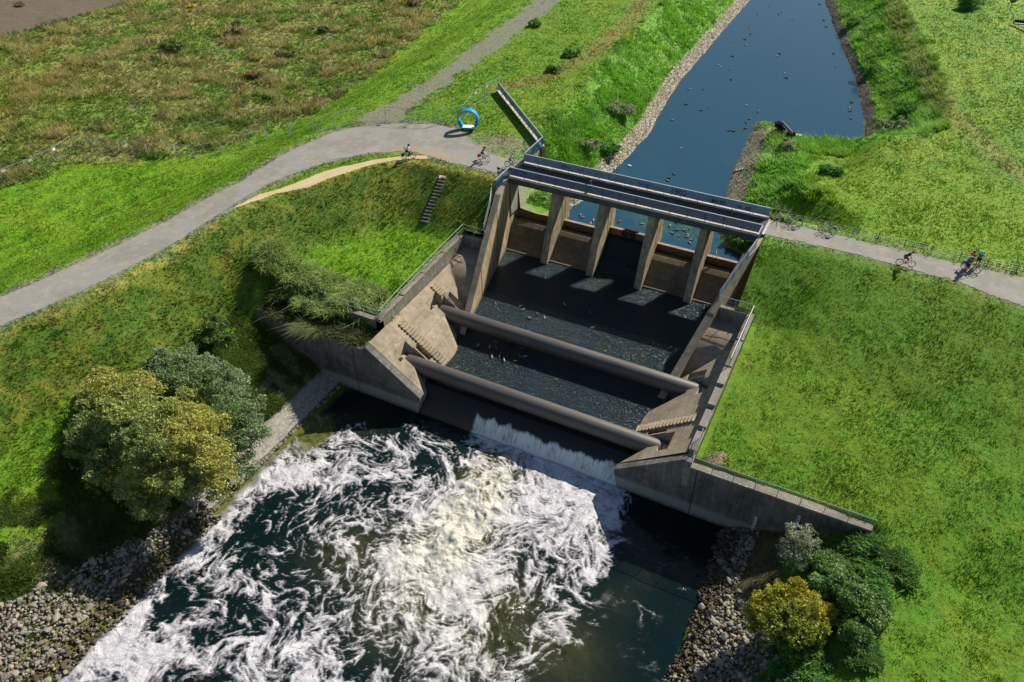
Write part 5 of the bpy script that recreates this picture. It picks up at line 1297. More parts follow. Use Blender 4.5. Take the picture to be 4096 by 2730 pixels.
# ------------------------------------------------------------------ bicycles and people
MT['skin'] = plain('skin', (.52, .30, .20), .6, 0, .06, 3, 0); MT['hair'] = plain('dark_hair', (.04, .025, .018), .7, 0, .2, 9, 0)
def cmat(name, c): 
    if name not in MT: MT[name] = plain(name, c, .85, 0, .12, 6, .1)
    return MT[name]
def bicycle(loc, rz, label, frame='black', bag=None, basket=False, lean=0., bagcol='red_pannier_fabric'):
    r = empty('bicycle', loc, rz); r.rotation_euler[0] = lean; tag(r, label, 'bicycle', None)
    fm = cmat('bike_frame_' + frame, dict(black=(.03, .03, .035), silver=(.6, .62, .62), white=(.75, .75, .72), tan=(.5, .38, .25))[frame])
    for xw in (-.53, .53):
        w_ = empty('wheel'); w_.parent = r; w_.location = (xw, 0, .35)
        MB().torus((0, 0, 0), .33, .026, n=28).build('tyre', MT['black'], w_, True)
        b = MB().torus((0, 0, 0), .30, .012, n=24, k_=4)
        for k in range(12): a = math.pi * k / 6; b.tube([(0, 0, 0), (.3 * math.cos(a), 0, .3 * math.sin(a))], .0045, 3)
        b.ball((0, 0, 0), .035, 6, 4); b.build('rim', MT['steel'], w_)
    b = MB(); R0, F0 = (-.53, 0, .35), (.53, 0, .35); BB = (-.05, 0, .30); ST = (-.2, 0, .82); HT = (.36, 0, .88); HB = (.4, 0, .68)
    b.tube([BB, ST], .02, 6).tube([BB, HB], .024, 6).tube([ST, HT], .02, 6).tube([R0, BB], .014, 5).tube([R0, ST], .012, 5).tube([HT, HB, F0], .02, 6)
    b.tube([(-.62, 0, .35), (-.66, .0, .72)], .01, 4).tube([(-.25, 0, .74), (-.75, 0, .72)], .014, 4)
    b.build('frame', fm, r)
    b = MB().ball((-.24, 0, .95), .13, 8, 5, sq=(1.05, .6, .32)); b.tube([(-.2, 0, .8), (-.23, 0, .93)], .014, 5); b.build('saddle', MT['black'], r, True)
    b = MB().tube([HT, (.33, 0, 1.02)], .016, 5).tube([(.2, -.29, 1.06), (.34, -.2, 1.05), (.36, 0, 1.04), (.34, .2, 1.05), (.2, .29, 1.06)], .015, 6); b.build('handlebar', fm, r)
    b = MB().torus((-.05, 0, .3), .09, .012, n=12, k_=4).tube([(-.05, .05, .3), (.06, .08, .18)], .012, 4).tube([(-.05, -.05, .3), (-.16, -.08, .42)], .012, 4); b.build('crank', MT['black'], r)
    b = MB()
    for k in range(9): a = .2 + k * .27; b.beam((-.53 + .385 * math.cos(a), 0, .35 + .385 * math.sin(a)), (-.53 + .385 * math.cos(a + .28), 0, .35 + .385 * math.sin(a + .28)), .05, .008)
    b.build('mudguard', MT['black'], r)
    if bag == 'pannier':
        for sy in (-1, 1): MB().box((-.78, sy * .06 + (0 if sy > 0 else -.13), .38), (-.5, sy * .06 + (.13 if sy > 0 else 0), .72)).build('pannier', cmat(bagcol, (.45, .03, .03) if 'red' in bagcol else (.03, .03, .035)), r, bevel=.03)
    if bag == 'box': MB().box((-.82, -.13, .74), (-.46, .13, .95)).build('rack_box', cmat('blue_grey_box', (.12, .2, .32)), r, bevel=.03)
    if bag == 'bag': MB().box((-.74, -.1, .72), (-.42, .1, .92)).build('rack_bag', cmat('black_bag', (.03, .03, .03)), r, bevel=.04)
    if basket:
        b = MB(); 
        for k in range(4): z_ = .86 + k * .07; b.tube([(.42, -.15, z_), (.7, -.17, z_), (.7, .17, z_), (.42, .15, z_), (.42, -.15, z_)], .014, 4)
        for yy in (-.16, -.05, .05, .16): b.tube([(.7, yy, .84), (.7, yy, 1.08)], .012, 4)
        b.box((.42, -.15, .84), (.7, .15, .86)); b.build('basket', MT['wood'], r)
    return r
def skinned(name, chains, mat, parent, sub=1):
    """one continuous skinned surface from joint chains [(point, radius), ...]; chains share joints by position"""
    idx_ = {}; vs = []; rs = []; es = set()
    for ch in chains:
        prev = None
        for (p_, rd) in ch:
            k = tuple(round(c, 3) for c in p_)
            if k not in idx_: idx_[k] = len(vs); vs.append(p_); rs.append(rd)
            i = idx_[k]
            if prev is not None and prev != i: es.add((min(prev, i), max(prev, i)))
            prev = i
    me = bpy.data.meshes.new(name); me.from_pydata(vs, list(es), []); o = bpy.data.objects.new(name, me); COL.objects.link(o)
    md = o.modifiers.new('skin', 'SKIN'); md.use_smooth_shade = True
    for i, sv_ in enumerate(me.skin_vertices[0].data): sv_.radius = (rs[i], rs[i]); sv_.use_root = i == 0
    if sub: s2_ = o.modifiers.new('sub', 'SUBSURF'); s2_.levels = sub; s2_.render_levels = sub
    dg = bpy.context.evaluated_depsgraph_get(); m2 = bpy.data.meshes.new_from_object(o.evaluated_get(dg)); bpy.data.objects.remove(o)
    m2.materials.clear(); m2.materials.append(mat); m2.name = name
    o = bpy.data.objects.new(name, m2); COL.objects.link(o); o.parent = parent; return o
def person(loc, rz, label, pose, shirt, legs, head='hair', sleeve=.55, longpants=False, shoe='dark_shoes'):
    """pose: joint dictionary in local metres, +X is forward"""
    r = empty('person', loc, rz); tag(r, label, 'person')
    J = {k: Vector(v_) for k, v_ in pose.items()}
    pel, chest, neck, hd = J['pelvis'], J['chest'], J['neck'], J['head']
    up = (hd - neck).normalized(); fw = Vector((1, 0, 0)) * 1.; mid = pel.lerp(chest, .5)
    ch = [[(pel, .125), (mid, .115), (chest, .125), (neck, .055), (neck.lerp(hd, .5), .062), (hd, .095), (hd + up * .07, .075)], [(hd, .095), (hd + fw * .095 - up * .02, .016)]]
    for s in ('l', 'r'):
        sh, el, ha = J['sh_' + s], J['el_' + s], J['ha_' + s]; hi, kn, ft, toe = J['hip_' + s], J['kn_' + s], J['ft_' + s], J['toe_' + s]
        fo = (ha - el).normalized(); side = Vector((0, 1 if s == 'l' else -1, 0))
        ch.append([(chest, .125), (sh, .06), (sh.lerp(el, .6), .045), (el, .038), (el.lerp(ha, .6), .032), (ha - fo * .02, .024), (ha + fo * .03, .03)])
        across = fo.cross(side).cross(fo) if abs(fo.dot(side)) < .9 else Vector((0, 0, 1)); across.normalize(); dn = fo.cross(across)
        if dn.z > 0: dn = -dn
        root_ = ha + fo * .03
        for q, ln in enumerate((.062, .072, .068, .052)):
            o_ = across * (.024 - .016 * q)
            ch.append([(root_, .03), (root_ + o_ + fo * .04, .0095), (root_ + o_ + fo * (.04 + ln * .55) + dn * .018, .009), (root_ + o_ + fo * (.03 + ln * .6) + dn * .045, .007)])
        ch.append([(root_, .03), (ha + across * .04 + fo * .015, .011), (ha + across * .055 + fo * .045 + dn * .02, .009)])
        ch.append([(pel, .125), (hi, .095), (hi.lerp(kn, .6), .072), (kn, .056), (kn.lerp(ft, .35), .054), (ft, .036), (toe, .03)])
    skinned('body', ch, MT['skin'], r)
    c = [[(pel + Vector((0, 0, .04)), .142), (mid, .135), (chest, .148), (neck - up * .02, .075)]]
    for s in ('l', 'r'): sh, el = J['sh_' + s], J['el_' + s]; c.append([(chest, .148), (sh, .078), (sh.lerp(el, sleeve), .064)] + ([(el, .05), (el.lerp(J['ha_' + s], .8), .042)] if sleeve >= 1 else []))
    skinned('shirt', c, shirt, r)
    c = []
    for s in ('l', 'r'):
        hi, kn, ft = J['hip_' + s], J['kn_' + s], J['ft_' + s]
        c.append([(pel, .15), (hi, .112), (hi.lerp(kn, .85), .092)] + ([(kn, .075), (kn.lerp(ft, .92), .06)] if longpants else []))
    skinned('trousers' if longpants else 'shorts', c, legs, r)
    for s in ('l', 'r'):
        ft, toe = J['ft_' + s], J['toe_' + s]; skinned('shoe', [[(ft - (toe - ft) * .25, .042), (ft, .05), (toe, .04)]], cmat(shoe, (.04, .04, .045)), r)
    b = MB()
    if head == 'hair' or head == 'longhair':
        b.ball(hd + up * .045 - fw * .02, .118, 10, 8, sq=(1, .95, 1)); 
        if head == 'longhair': b.ball(hd - up * .05 - fw * .06, .11, 10, 7, sq=(.8, 1, 1.2))
        b.build('hair', MT['hair'], r, True)
    else:
        colr = dict(helmet=(.05, .05, .06), white=(.8, .8, .8), cyan=(.1, .62, .7), cap=(.03, .03, .04), grey=(.35, .35, .36))[head]
        b.ball(hd + up * .06, .14, 12, 8, sq=(1.12, .9, .78)); b.box(tuple(hd + Vector((.08, -.06, .035))), tuple(hd + Vector((.19, .06, .055)))); b.build('helmet' if head != 'cap' else 'cap', cmat('headgear_' + head, colr), r, True)
        MB().ball(hd + up * .0 - fw * .03, .1, 8, 6).build('hair', MT['hair'], r, True)
    return r
RIDE = dict(pelvis=(-.2, 0, 1.02), chest=(.0, 0, 1.42), neck=(.06, 0, 1.55), head=(.12, 0, 1.68), sh_l=(.02, .17, 1.46), sh_r=(.02, -.17, 1.46), el_l=(.14, .23, 1.22), el_r=(.14, -.23, 1.22), ha_l=(.26, .24, 1.10), ha_r=(.26, -.24, 1.10),
            hip_l=(-.18, .09, 1.0), hip_r=(-.18, -.09, 1.0), kn_l=(.12, .12, .72), kn_r=(.2, -.12, .86), ft_l=(.02, .12, .27), ft_r=(-.1, -.12, .47), toe_l=(.16, .12, .22), toe_r=(.05, -.12, .42))
STAND = dict(pelvis=(0, 0, .95), chest=(.0, 0, 1.33), neck=(0, 0, 1.47), head=(.03, 0, 1.61), sh_l=(0, .19, 1.39), sh_r=(0, -.19, 1.39), el_l=(.02, .26, 1.12), el_r=(.02, -.26, 1.12), ha_l=(.12, .24, .9), ha_r=(.12, -.24, .9),
             hip_l=(0, .1, .92), hip_r=(0, -.1, .92), kn_l=(.03, .11, .5), kn_r=(.02, -.12, .5), ft_l=(0, .12, .09), ft_r=(-.02, -.13, .09), toe_l=(.15, .13, .05), toe_r=(.13, -.15, .05))
def P_(base, **k): d_ = dict(base); d_.update(k); return d_
def bikepose(a, b, f):     # wheel contact pixels (rear, front)
    A, B = bp(*f(*a), 0.04), bp(*f(*b), 0.04); c_ = (A + B) / 2; return (c_[0], c_[1], .04), math.atan2(B[1] - A[1], B[0] - A[0])
zb_ = lambda x, y: (3050 + x * .223, 820 + y * .223)
zg = lambda x, y: (3780 + x * .1674, 980 + y * .1674)
W_, K_ = cmat('white_shirt', (.75, .76, .8)), cmat('dark_trousers', (.03, .03, .04))
l_, a_ = bikepose((388, 1292), (515, 1280), z4)
bicycle(l_, a_, 'black bicycle with black rear bag ridden on the sandy trail end', 'black', 'pannier', bagcol='black_pannier_fabric')
person(l_, a_, 'cyclist in a white shirt and black trousers by the left signpost', RIDE, cmat('pale_lilac_shirt', (.66, .68, .8)), K_, 'helmet', 1., True)
l_, a_ = bikepose((1398, 1300), (1508, 1330), z4)
bicycle(l_, a_, 'bicycle with red panniers and a front basket on the gravel', 'silver', 'pannier', True)
person(l_, a_, 'cyclist in a dark vest with red panniers in front of the blue ring', RIDE, cmat('dark_vest', (.04, .045, .08)), cmat('blue_shorts', (.08, .14, .3)), 'helmet', .3)
l_, a_ = bikepose((1765, 1396), (1885, 1410), z4)
bicycle(l_, a_, 'black bicycle about to enter the footbridge', 'black', None)
person(l_, a_, 'cyclist in a white top and light blue shorts entering the footbridge', RIDE, W_, cmat('light_blue_shorts', (.2, .3, .5)), 'grey', .55)
l_, a_ = bikepose((1368, 712), (1458, 725), z5)
bicycle(l_, a_, 'slim tan bicycle ridden along the lower edge of the right path', 'tan', None)
person(l_, a_, 'cyclist in black leaning forward on the right path', P_(RIDE, chest=(.08, 0, 1.36), neck=(.2, 0, 1.47), head=(.3, 0, 1.57), sh_l=(.12, .17, 1.38), sh_r=(.12, -.17, 1.38)), cmat('black_top', (.03, .03, .035)), cmat('maroon_shorts', (.2, .03, .08)), 'hair', .55)
l_, a_ = bikepose((640, 395), (440, 362), zb_); bicycle(l_, a_, 'parked bicycle with a dark rear bag nearest the footbridge', 'black', 'bag', lean=.06)
l_, a_ = bikepose((1250, 538), (1040, 500), zb_); bicycle(l_, a_, 'parked bicycle with a blue-grey rack box against the wire fence', 'silver', 'box', lean=.06)
l_, a_ = bikepose((415, 580), (735, 697), zg); bicycle(l_, a_, 'black bicycle with rack box held by the group at the right', 'black', 'box')
ds = math.cos(a_), math.sin(a_)
q = bp(*zg(500, 668), .04)
person((q[0] - .1, q[1] + .05, .04), a_ + .9, 'person in a royal blue shirt, black shorts and grey cap standing astride a bicycle', P_(STAND, ha_l=(.3, .25, 1.02), ha_r=(.22, -.32, 1.0), el_l=(.1, .3, 1.15), el_r=(.05, -.32, 1.14)), cmat('royal_blue_shirt', (.01, .07, .5)), cmat('black_shorts', (.02, .02, .025)), 'grey', .5)
q = bp(*zg(705, 175), 1.66)
person((q[0], q[1], .04), -1.9, 'person in a red-orange shirt with dark curly hair standing behind the bicycle', P_(STAND, el_l=(.12, .32, 1.2), ha_l=(.32, .42, 1.12), el_r=(-.05, -.4, 1.28), ha_r=(-.05, -.62, 1.22)), cmat('red_orange_shirt', (.75, .06, .05)), cmat('black_shorts', (.02, .02, .025)), 'longhair', .5)
q = bp(*zg(905, 165), 1.72)
person((q[0], q[1], .04), -2.0, 'person in a light blue shirt and cyan-green helmet holding the fence post', P_(STAND, el_l=(-.02, .44, 1.26), ha_l=(-.03, .70, 1.08), el_r=(.1, -.3, 1.16), ha_r=(.28, -.34, 1.06)), cmat('sky_blue_shirt', (.02, .25, .55)), cmat('black_shorts', (.02, .02, .025)), 'cyan', .5)
q = bp(1900 + 1812 * .2551, 640 + 296 * .2551, 1.70)
person((q[0], q[1], .012), 2.95, 'person in dark clothes walking across the footbridge towards the left', P_(STAND, kn_l=(.16, .1, .52), ft_l=(.2, .11, .11), toe_l=(.35, .12, .08), kn_r=(-.05, -.1, .5), ft_r=(-.25, -.11, .12), toe_r=(-.12, -.12, .05)), cmat('navy_jacket', (.02, .022, .04)), K_, 'cap', 1., True)

# ------------------------------------------------------------------ blue ring seat
rp = bp(*z4(1250, 893), .04); rg = empty('ring_seat', (rp[0], rp[1], .03), math.radians(20))
tag(rg, 'large bright blue walk-in ring with a white floor beside the gravel path', 'ring seat')
def arc(r0, r1, y0, y1, a0, a1, n, mb, zc_):
    for k in range(n):
        t0, t1 = a0 + (a1 - a0) * k / n, a0 + (a1 - a0) * (k + 1) / n
        c = lambda r_, t: (r_ * math.sin(t), zc_ - r_ * math.cos(t))
        pts = [c(r0, t0), c(r1, t0), c(r1, t1), c(r0, t1)]
        mb.prism([(x, y0, z) for x, z in pts], [(x, y1, z) for x, z in pts])
b = MB(); arc(1.17, 1.33, -.4, .4, 0, 2 * math.pi, 48, b, 1.30); b.build('ring', MT['blue'], rg)
b = MB(); arc(.93, 1.17, -.38, .1, math.radians(50), math.radians(88), 8, b, 1.3); arc(.93, 1.17, -.38, .1, math.radians(-88), math.radians(-40), 8, b, 1.3); b.build('seat', MT['blue'], rg)
MB().box((-.80, -.42, .33), (.80, .42, .39)).build('floor_plate', MT['white'], rg)

# ------------------------------------------------------------------ site fence on the left
MT['mesh'] = plain('thin_galvanised_mesh', (.34, .38, .38), .5, .4, .1, 3, 0)
zf = lambda x, y: (x * .595, 350 + y * .595)
fpx = [zf(20, 640), zf(200, 570), zf(368, 495), zf(505, 402), zf(682, 430), zf(838, 432), zf(995, 460), zf(1150, 452), zf(1310, 475), zf(1490, 440), zf(1650, 400), zf(1795, 355), zf(1955, 315), zf(2105, 290), zf(2250, 272), z4(-230, 800), z4(148, 790), z4(490, 820), z4(850, 825), z4(1187, 760), z4(1318, 580), z4(1463, 490), z4(1647, 390)]
FP = [onT(*p) for p in fpx]
# keep every panel close to its real 3.5 m length and 2 m height
for i in range(len(FP) - 1):
    A, B = Vector(FP[i]), Vector(FP[i + 1]); d_ = B - A; L = d_.length; u = d_.normalized()
    r = empty('fence_panel', A); h_ = 1.9 if i > 13 else 1.6
    b = MB(); e = u * .06
    b.tube([e, e + Vector((0, 0, h_))], .026, 6).tube([d_ - e, d_ - e + Vector((0, 0, h_))], .026, 6).tube([e + Vector((0, 0, h_)), d_ - e + Vector((0, 0, h_))], .026, 6).tube([e + Vector((0, 0, .12)), d_ - e + Vector((0, 0, .12))], .022, 6)
    b.build('frame', MT['steel'], r)
    b = MB(); n = max(3, int(L / .45))
    for k in range(1, n): q = d_ * (k / n); b.tube([q + Vector((0, 0, .12)), q + Vector((0, 0, h_))], .0045, 3)
    for k in range(1, 4): z_ = h_ * k / 4; b.tube([e + Vector((0, 0, z_)), d_ - e + Vector((0, 0, z_))], .0045, 3)
    b.build('wire_mesh', MT['mesh'], r)
    b = MB(); nn = Vector((-u.y, u.x, 0)); b.beam(nn * .34, -nn * .34, .2, .13, up=(0, 0, 1)); b.build('foot', MT['conc_grey'], r)
    if i in (6, 9, 10, 11, 12, 13): b = MB(); b.tube([Vector((0, 0, h_ * .95)), -nn * 1.1 + u * .8], .022, 5); b.build('brace', MT['steel'], r)
    if i in (0, 1, 2, 5, 7, 12, 16, 17, 20, 21): b = MB(); b.beam(u * .35 + Vector((0, 0, h_ * .82)), u * .85 + Vector((0, 0, h_ * .82)), .02, .3); b.build('notice_board', MT['white'], r)
    tag(r, 'temporary wire mesh fence panel in the row between the meadow and the path' if i < 15 else 'temporary wire mesh fence panel behind the blue ring and the gravel spread', 'fence panel', 'site fence panels along the meadow' if i < 15 else 'site fence panels behind the ring')

# wire fence along the right path
MT['post'] = plain('dark_green_post', (.02, .07, .05), .5, .2, .1, 3, 0)
fx = [(412, 360), (605, 390), (815, 440), (997, 485), (1197, 525), (1405, 575), (1617, 625), (1838, 680), (2055, 725), (2285, 775), (2530, 830)]
fr = empty('wire_fence', (30, 3.9, 0)); tag(fr, 'low wire fence on thin dark green posts along the upper edge of the right path', 'fence'); O = Vector(fr.location); pp = []
for a in fx:
    q = bp(*z5(*a), -.02); q = Vector((q[0], q[1], tz(q[0], q[1]) - .02)); pp.append(q - O); MB().tube([q - O - Vector((0, 0, .1)), q - O + Vector((0, 0, 1.0))], .032, 6).ball(q - O + Vector((0, 0, 1.0)), .045, 6, 4).build('post', MT['post'], fr)
for k in range(4): MB().tube([p_ + Vector((0, 0, .22 + .24 * k)) for p_ in pp], .008, 3).build('wire', MT['mesh'], fr)

# signposts
def signpost(base, h, label, plates, mat='steel'):
    r = empty('signpost', base); tag(r, label, 'sign'); MB().tube([(0, 0, -.2), (0, 0, h)], .032, 7).build('pole', MT[mat], r)
    for (z_, w_, hh_, m_, rz, rnd_) in plates:
        b = MB()
        if rnd_: b.tube([(0, -.03, z_), (0, .03, z_)], w_, 20)
        else: b.box((-w_ / 2, -.045, z_ - hh_ / 2), (w_ / 2, -.025, z_ + hh_ / 2))
        o = b.build('sign_plate', MT[m_], r); o.rotation_euler = (0, 0, rz)
    return r
MT['signback'] = plain('grey_sign_back', (.10, .13, .17), .5, .3, .1, 3, 0); MT['signgrey'] = plain('pale_grey_sign', (.55, .56, .55), .5, .2, .1, 3, 0)
q = onT(*z4(418, 1385)); signpost(tuple(q), 2.4, 'small pale sign on a thin pole beside the sandy trail', [(2.3, .26, .34, 'signgrey', -.4, False)])
q = bp(1900 + 377 * .2551, 640 + 400 * .2551, -.25); signpost(tuple(q), 2.15, 'two stacked dark sign boards on a pole at the left bridge corner', [(2.05, .45, .32, 'signback', -.3, False), (1.6, .40, .26, 'signback', -.3, False)])
q = onT(4028, 70); signpost(tuple(q), 2.6, 'round dark sign on a thin pole at the top right', [(2.75, .5, .5, 'signback', 0, True)], 'post')
q = onT(4085, 120); r = empty('bench', tuple(q), math.radians(8)); tag(r, 'pale slatted bench on dark legs at the top right edge', 'bench')
b = MB()
for k in range(14): b.box((-1.3 + k * .2, -.1, .85), (-1.18 + k * .2, .7, .92))
b.build('slats', MT['signgrey'], r); b = MB(); b.box((-1.4, -.16, .8), (1.5, -.1, .95)); b.box((-1.4, .7, .8), (1.5, .76, 1.3)); b.box((-1.46, -.16, .8), (-1.36, .76, 1.2)); b.build('seat_frame', MT['blackiron'], r)
for xx in (-1.1, 1.1): MB().tube([(xx, .3, 0), (xx, .3, .82)], .06, 8).build('leg', MT['blackiron'], r)

# stairs on the left embankment
A, B = Vector(onT(*Fp(1020, 408))), Vector(onT(*Fp(974, 515))); r = empty('hillside_stair', A); tag(r, 'narrow straight stair with dark risers down the left embankment', 'stair'); d_ = B - A; n = 14; h_ = Vector((d_.x, d_.y, 0)).normalized(); s_ = Vector((-h_.y, h_.x, 0))
bt, br = MB(), MB()
for k in range(n):
    a = d_ * (k / n) + Vector((0, 0, .10)); c = a + h_ * (Vector((d_.x, d_.y, 0)).length / n); 
    br.prism([a - s_ * .42, a + s_ * .42, c + s_ * .42, c - s_ * .42], [v_ - Vector((0, 0, .5)) for v_ in (a - s_ * .42, a + s_ * .42, c + s_ * .42, c - s_ * .42)])
    z_ = Vector((0, 0, .006)); e = a.lerp(c, .05); g_ = a.lerp(c, .5); bt.prism([e - s_ * .38 + z_ * 3, e + s_ * .38 + z_ * 3, g_ + s_ * .38 + z_ * 3, g_ - s_ * .38 + z_ * 3], [e - s_ * .38 - z_, e + s_ * .38 - z_, g_ + s_ * .38 - z_, g_ - s_ * .38 - z_])
br.build('risers', MT['ledge'], r); bt.build('treads', MT['steptop'], r)
q = onT(*z4(905, 1545)); b = MB(); b.box((-.45, -.3, -.1), (.45, .3, .16)); o = b.build('stone_slab', MT['coping'], bevel=.04); o.location = q; o.rotation_euler = (.1, .1, .4); tag(o, 'pale stone slab lying in the grass at the top of the stair', 'stone')

# rusty ribs by the path, dark wreck and blocks on the spit
q = bp(3137, 866, -.1); r = empty('rusty_ribs', tuple(q), math.radians(2)); tag(r, 'row of dark rusty curved ribs standing in the grass at the right bridge end', 'rusty ironwork')
for k in range(6):
    b = MB(); x0 = -1.15 + k * .42
    arcp = [(x0 + .15 * math.sin(t * 1.5), .25 - .5 * (1 - math.cos(t)) * .5, .12 + .5 * math.sin(t)) for t in np.linspace(0, 2.4, 7)]
    for a, c in zip(arcp[:-1], arcp[1:]): b.beam(a, c, .2, .05)
    b.build('rib', MT['rust'], r)
MB().box((-1.3, .1, .02), (1.3, .24, .3)).box((-1.25, -.3, .02), (1.2, -.2, .2)).build('base_rail', MT['rust'], r)
q = onT(3132, 545); r = empty('iron_wreck', (q[0], q[1], max(q[2], -4.9)), math.radians(-40)); tag(r, 'black pile of old sluice ironwork with open boxes at the tip of the spit', 'ironwork')
def openbox(c, s, name):
    b = MB(); x0, y0, z0 = c; w_, d2_, h2 = s; t = .07
    b.box((x0, y0, z0), (x0 + w_, y0 + t, z0 + h2)); b.box((x0, y0 + d2_, z0), (x0 + w_, y0 + d2_ + t, z0 + h2)); b.box((x0, y0 + t, z0), (x0 + t, y0 + d2_, z0 + h2)); b.box((x0 + w_ - t, y0 + t, z0), (x0 + w_, y0 + d2_, z0 + h2)); b.build(name, MT['blackiron'], r)
openbox((-1.7, -.3, .7), (.75, .6, .7), 'open_box'); openbox((1.0, -.4, .3), (.85, .7, .9), 'open_box')
b = MB()
for k in range(12): b.beam((-1.6 + .27 * k, .5 - .05 * (k % 3), .0), (-1.3 + .24 * k + rnd.uniform(-.3, .3), .1 + rnd.uniform(-.3, .3), 1.5 - .06 * k), .22, .12)
b.beam((-.9, .1, 1.65), (1.5, .1, 1.05), .18, .2); b.beam((-1.5, .5, .5), (1.7, .4, .3), .3, .25); b.box((-1.6, -.2, 0), (1.7, .7, .35)); b.build('girders', MT['blackiron'], r)
b = MB().torus((0, 0, 0), .42, .06, n=18); o = b.build('gear_ring', MT['steel'], r); o.location = (.55, -.3, .6); o.rotation_euler = (.3, .2, 0)
r = empty('spit_steps', (25.1, 35.0, -5.2)); tag(r, 'pale stone steps at the water beside the black ironwork', 'steps')
for k in range(5): MB().box((-.6 + .25 * k, .6 - .62 * k, -1), (.5 + .25 * k, 1.2 - .62 * k, .55 - .12 * (k % 2))).build('step', MT['coping'], r, bevel=.03)
q = onT(3140 / 1 * 1 + 270, 0 + 598 + 0) if False else bp(2850 + 1335 * .3317, 430 + 455 * .3317, -5.1); o = MB().box((-.6, -.4, -.7), (.6, .4, .3)).build('stone_block', MT['coping'], bevel=.05); o.location = q; tag(o, 'pale stone block at the water edge below the weeds right of the spit', 'stone')
# notch of small steps in the slab bank
A, B = onT(*Fp(1688, 396)), onT(*Fp(1712, 390)); r = empty('bank_steps', tuple(A)); tag(r, 'short run of small notched steps cut in the stone slab bank', 'steps'); d_ = Vector(B) - Vector(A)
for k in range(7): a = d_ * (k / 7) + Vector((0, 0, .14)); b = MB(); b.beam(a, a + d_ / 11, .55, .22); b.build('step', MT['coping'] if k % 2 else MT['ledge'], r)
# driftwood on the abutment and twig on the right beam
o = MB().tube([(-.5, -15.1, -6.35), (.1, -15.25, -6.6), (.7, -15.35, -7.0), (1.25, -15.5, -7.75)], [.05, .06, .05, .03], 7).build('branch', MT['wood'], smooth=True); tag(o, 'bleached branch lying across the upper pocket of the left abutment', 'branch')
o = MB().tube([(23.2, 2.7, -4.6), (23.5, 2.2, -5.2), (23.9, 2.0, -5.9)], [.04, .04, .02], 6).build('branch', MT['wood'], smooth=True); tag(o, 'pale twig hanging over the rightmost stop beam', 'branch')
o = MB().tube([(26.2, -11.4, -5.12), (27.6, -11.2, -5.05), (28.9, -11.3, -5.1)], [.05, .06, .03], 6).build('branch', MT['ledge'], smooth=True); tag(o, 'thin dark stick on the floor of the right abutment box', 'branch')
b = MB(); b.box((27.78, .25, -.1), (28.0, 3.5, .07)); tag(b.build('threshold', MT['coping'], bevel=.02), 'pale kerb strip where the right path meets the footbridge', 'kerb')

# ------------------------------------------------------------------ ducks
MT['duckb'] = plain('brown_duck_feathers', (.13, .095, .06), .8, 0, .4, 12, 0); MT['duckg'] = plain('pale_grey_duck_feathers', (.30, .26, .21), .8, 0, .3, 12, 0)
MT['duckh'] = plain('dark_green_head', (.02, .05, .03), .5, 0, .2, 8, 0); MT['bill'] = plain('yellow_bill', (.6, .4, .05), .5, 0, .1, 8, 0)
def duck(kind):
    r = empty('duck', (0, 0, 0)); b = MB()
    b.tube([(-.30, 0, .13), (-.22, 0, .09), (-.08, 0, .07), (.08, 0, .07), (.18, 0, .10), (.21, 0, .17), (.23, 0, .22), (.26, 0, .23)], [.012, .06, .10, .105, .08, .045, .042, .03], 9)
    b.build('body', MT['duckb' if kind == 0 else 'duckg'], r, True)
    MB().ball((.24, 0, .235), .052, 8, 6, sq=(1.15, .9, 1)).build('head', MT['duckh' if kind else 'duckb'], r, True)
    MB().tube([(.28, 0, .23), (.35, 0, .22)], [.02, .016], 6).build('bill', MT['bill'], r)
    return r
D0 = [duck(0), duck(1)]; used_ = [False, False]
r3 = lambda x, y: (2096 + x * .85, y * .85)
zu = lambda x, y: (2550 + x * .2551, 850 + y * .2551)
zl_ = lambda x, y: (1900 + x * .2551, 640 + y * .2551)
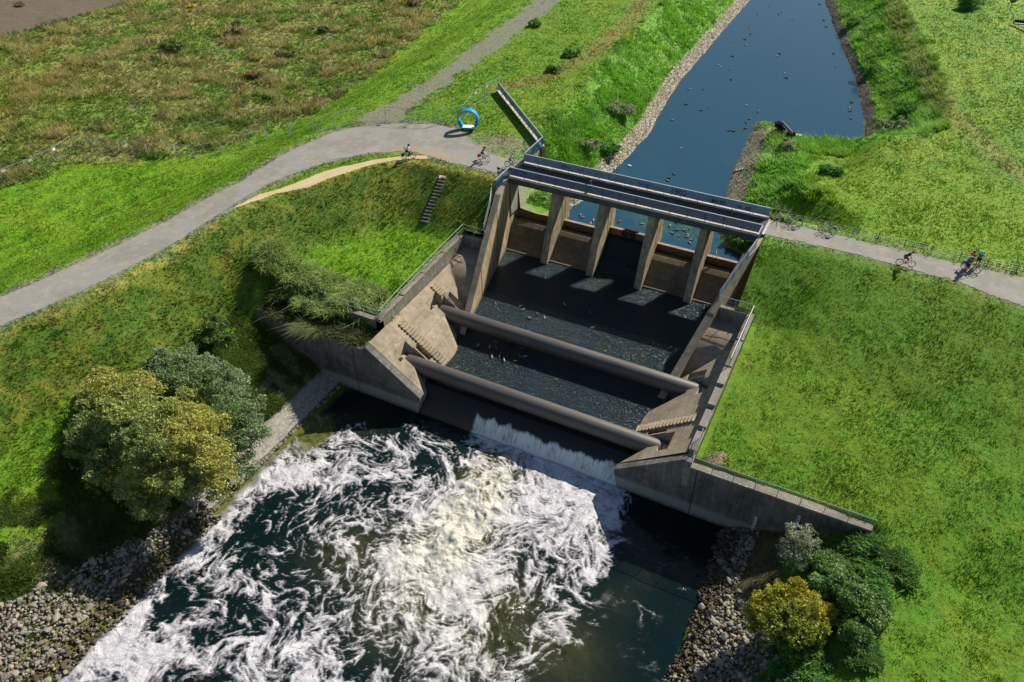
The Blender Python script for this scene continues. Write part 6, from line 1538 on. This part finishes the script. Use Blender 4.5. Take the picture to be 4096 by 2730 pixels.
up_ = [r3(*p) for p in ((1098, 68), (1061, 130), (1155, 30), (1198, 68), (1213, 58), (1263, 94), (1392, 22), (1411, 97), (1422, 127), (1065, 160), (1038, 187), (1045, 215), (980, 267), (1190, 265), (1201, 254), (913, 308), (926, 318), (970, 328), (1226, 347), (1234, 369), (973, 376), (845, 420), (778, 423), (762, 493), (1456, 253), (1467, 315), (1541, 484), (1530, 510), (1534, 525), (1537, 560), (1480, 667), (1047, 498), (1102, 527), (834, 521), (865, 509), (697, 567), (1061, 562), (1045, 578), (1042, 607), (966, 617), (985, 620), (676, 852), (705, 822), (681, 840), (740, 700))]
un_ = [zu(*p) for p in ((605, 160), (505, 213), (815, 255), (620, 287), (725, 287), (540, 333), (655, 372), (785, 358), (768, 392), (848, 435), (815, 482), (910, 213), (70, 190))] + [zl_(*p) for p in ((1655, 870), (1690, 912), (1855, 950), (1810, 1003), (2265, 970))]
po_ = [z1(*p) for p in ((490, 1245), (585, 1275), (535, 1303), (635, 1300), (960, 1365), (942, 1268), (770, 1210), (475, 1222))] + [z3(*p) for p in ((1890, 645), (1985, 640), (1845, 680), (1893, 685), (2080, 685), (1860, 750), (1915, 742), (2055, 745), (2090, 745), (1945, 772), (2030, 778), (1765, 668))]
for lst, z_, lb, grp in ((up_, WZ, 'duck swimming on the blue canal beyond the footbridge', 'ducks on the canal'), (un_, WZ, 'duck swimming over the green weed just upstream of the weir piers', 'ducks by the weir piers'), (po_, None, 'duck resting on the dark weir pool around the upper pipe', 'ducks on the weir pool')):
    for (px, py) in lst:
        zz = z_ if z_ is not None else -8.6
        q = bp(px, py, zz)
        if z_ is None:
            for _ in range(4): zz = float(prof_down(q[1])); q = bp(px, py, zz)
        kd = int(rnd.random() < .45)
        if grp.endswith('piers'): kd = int(rnd.random() < .6)
        o = D0[kd] if not used_[kd] else copy_tree(D0[kd]); used_[kd] = True
        o.location = (q[0], q[1], zz - .02); o.rotation_euler = (0, 0, rnd.uniform(0, 6.28)); s_ = 1.0; o.scale = (s_, s_, s_)
        tag(o, lb, 'duck', grp)
b = MB(); q = bp(*r3(495, 782), WZ); b.ball((q[0], q[1], WZ + .06), .3, 10, 6, sq=(1, .6, .3)); tag(b.build('floating_foam_lump', MT['white'], smooth=True), 'white lump floating on the canal left of the footbridge piers', 'debris')
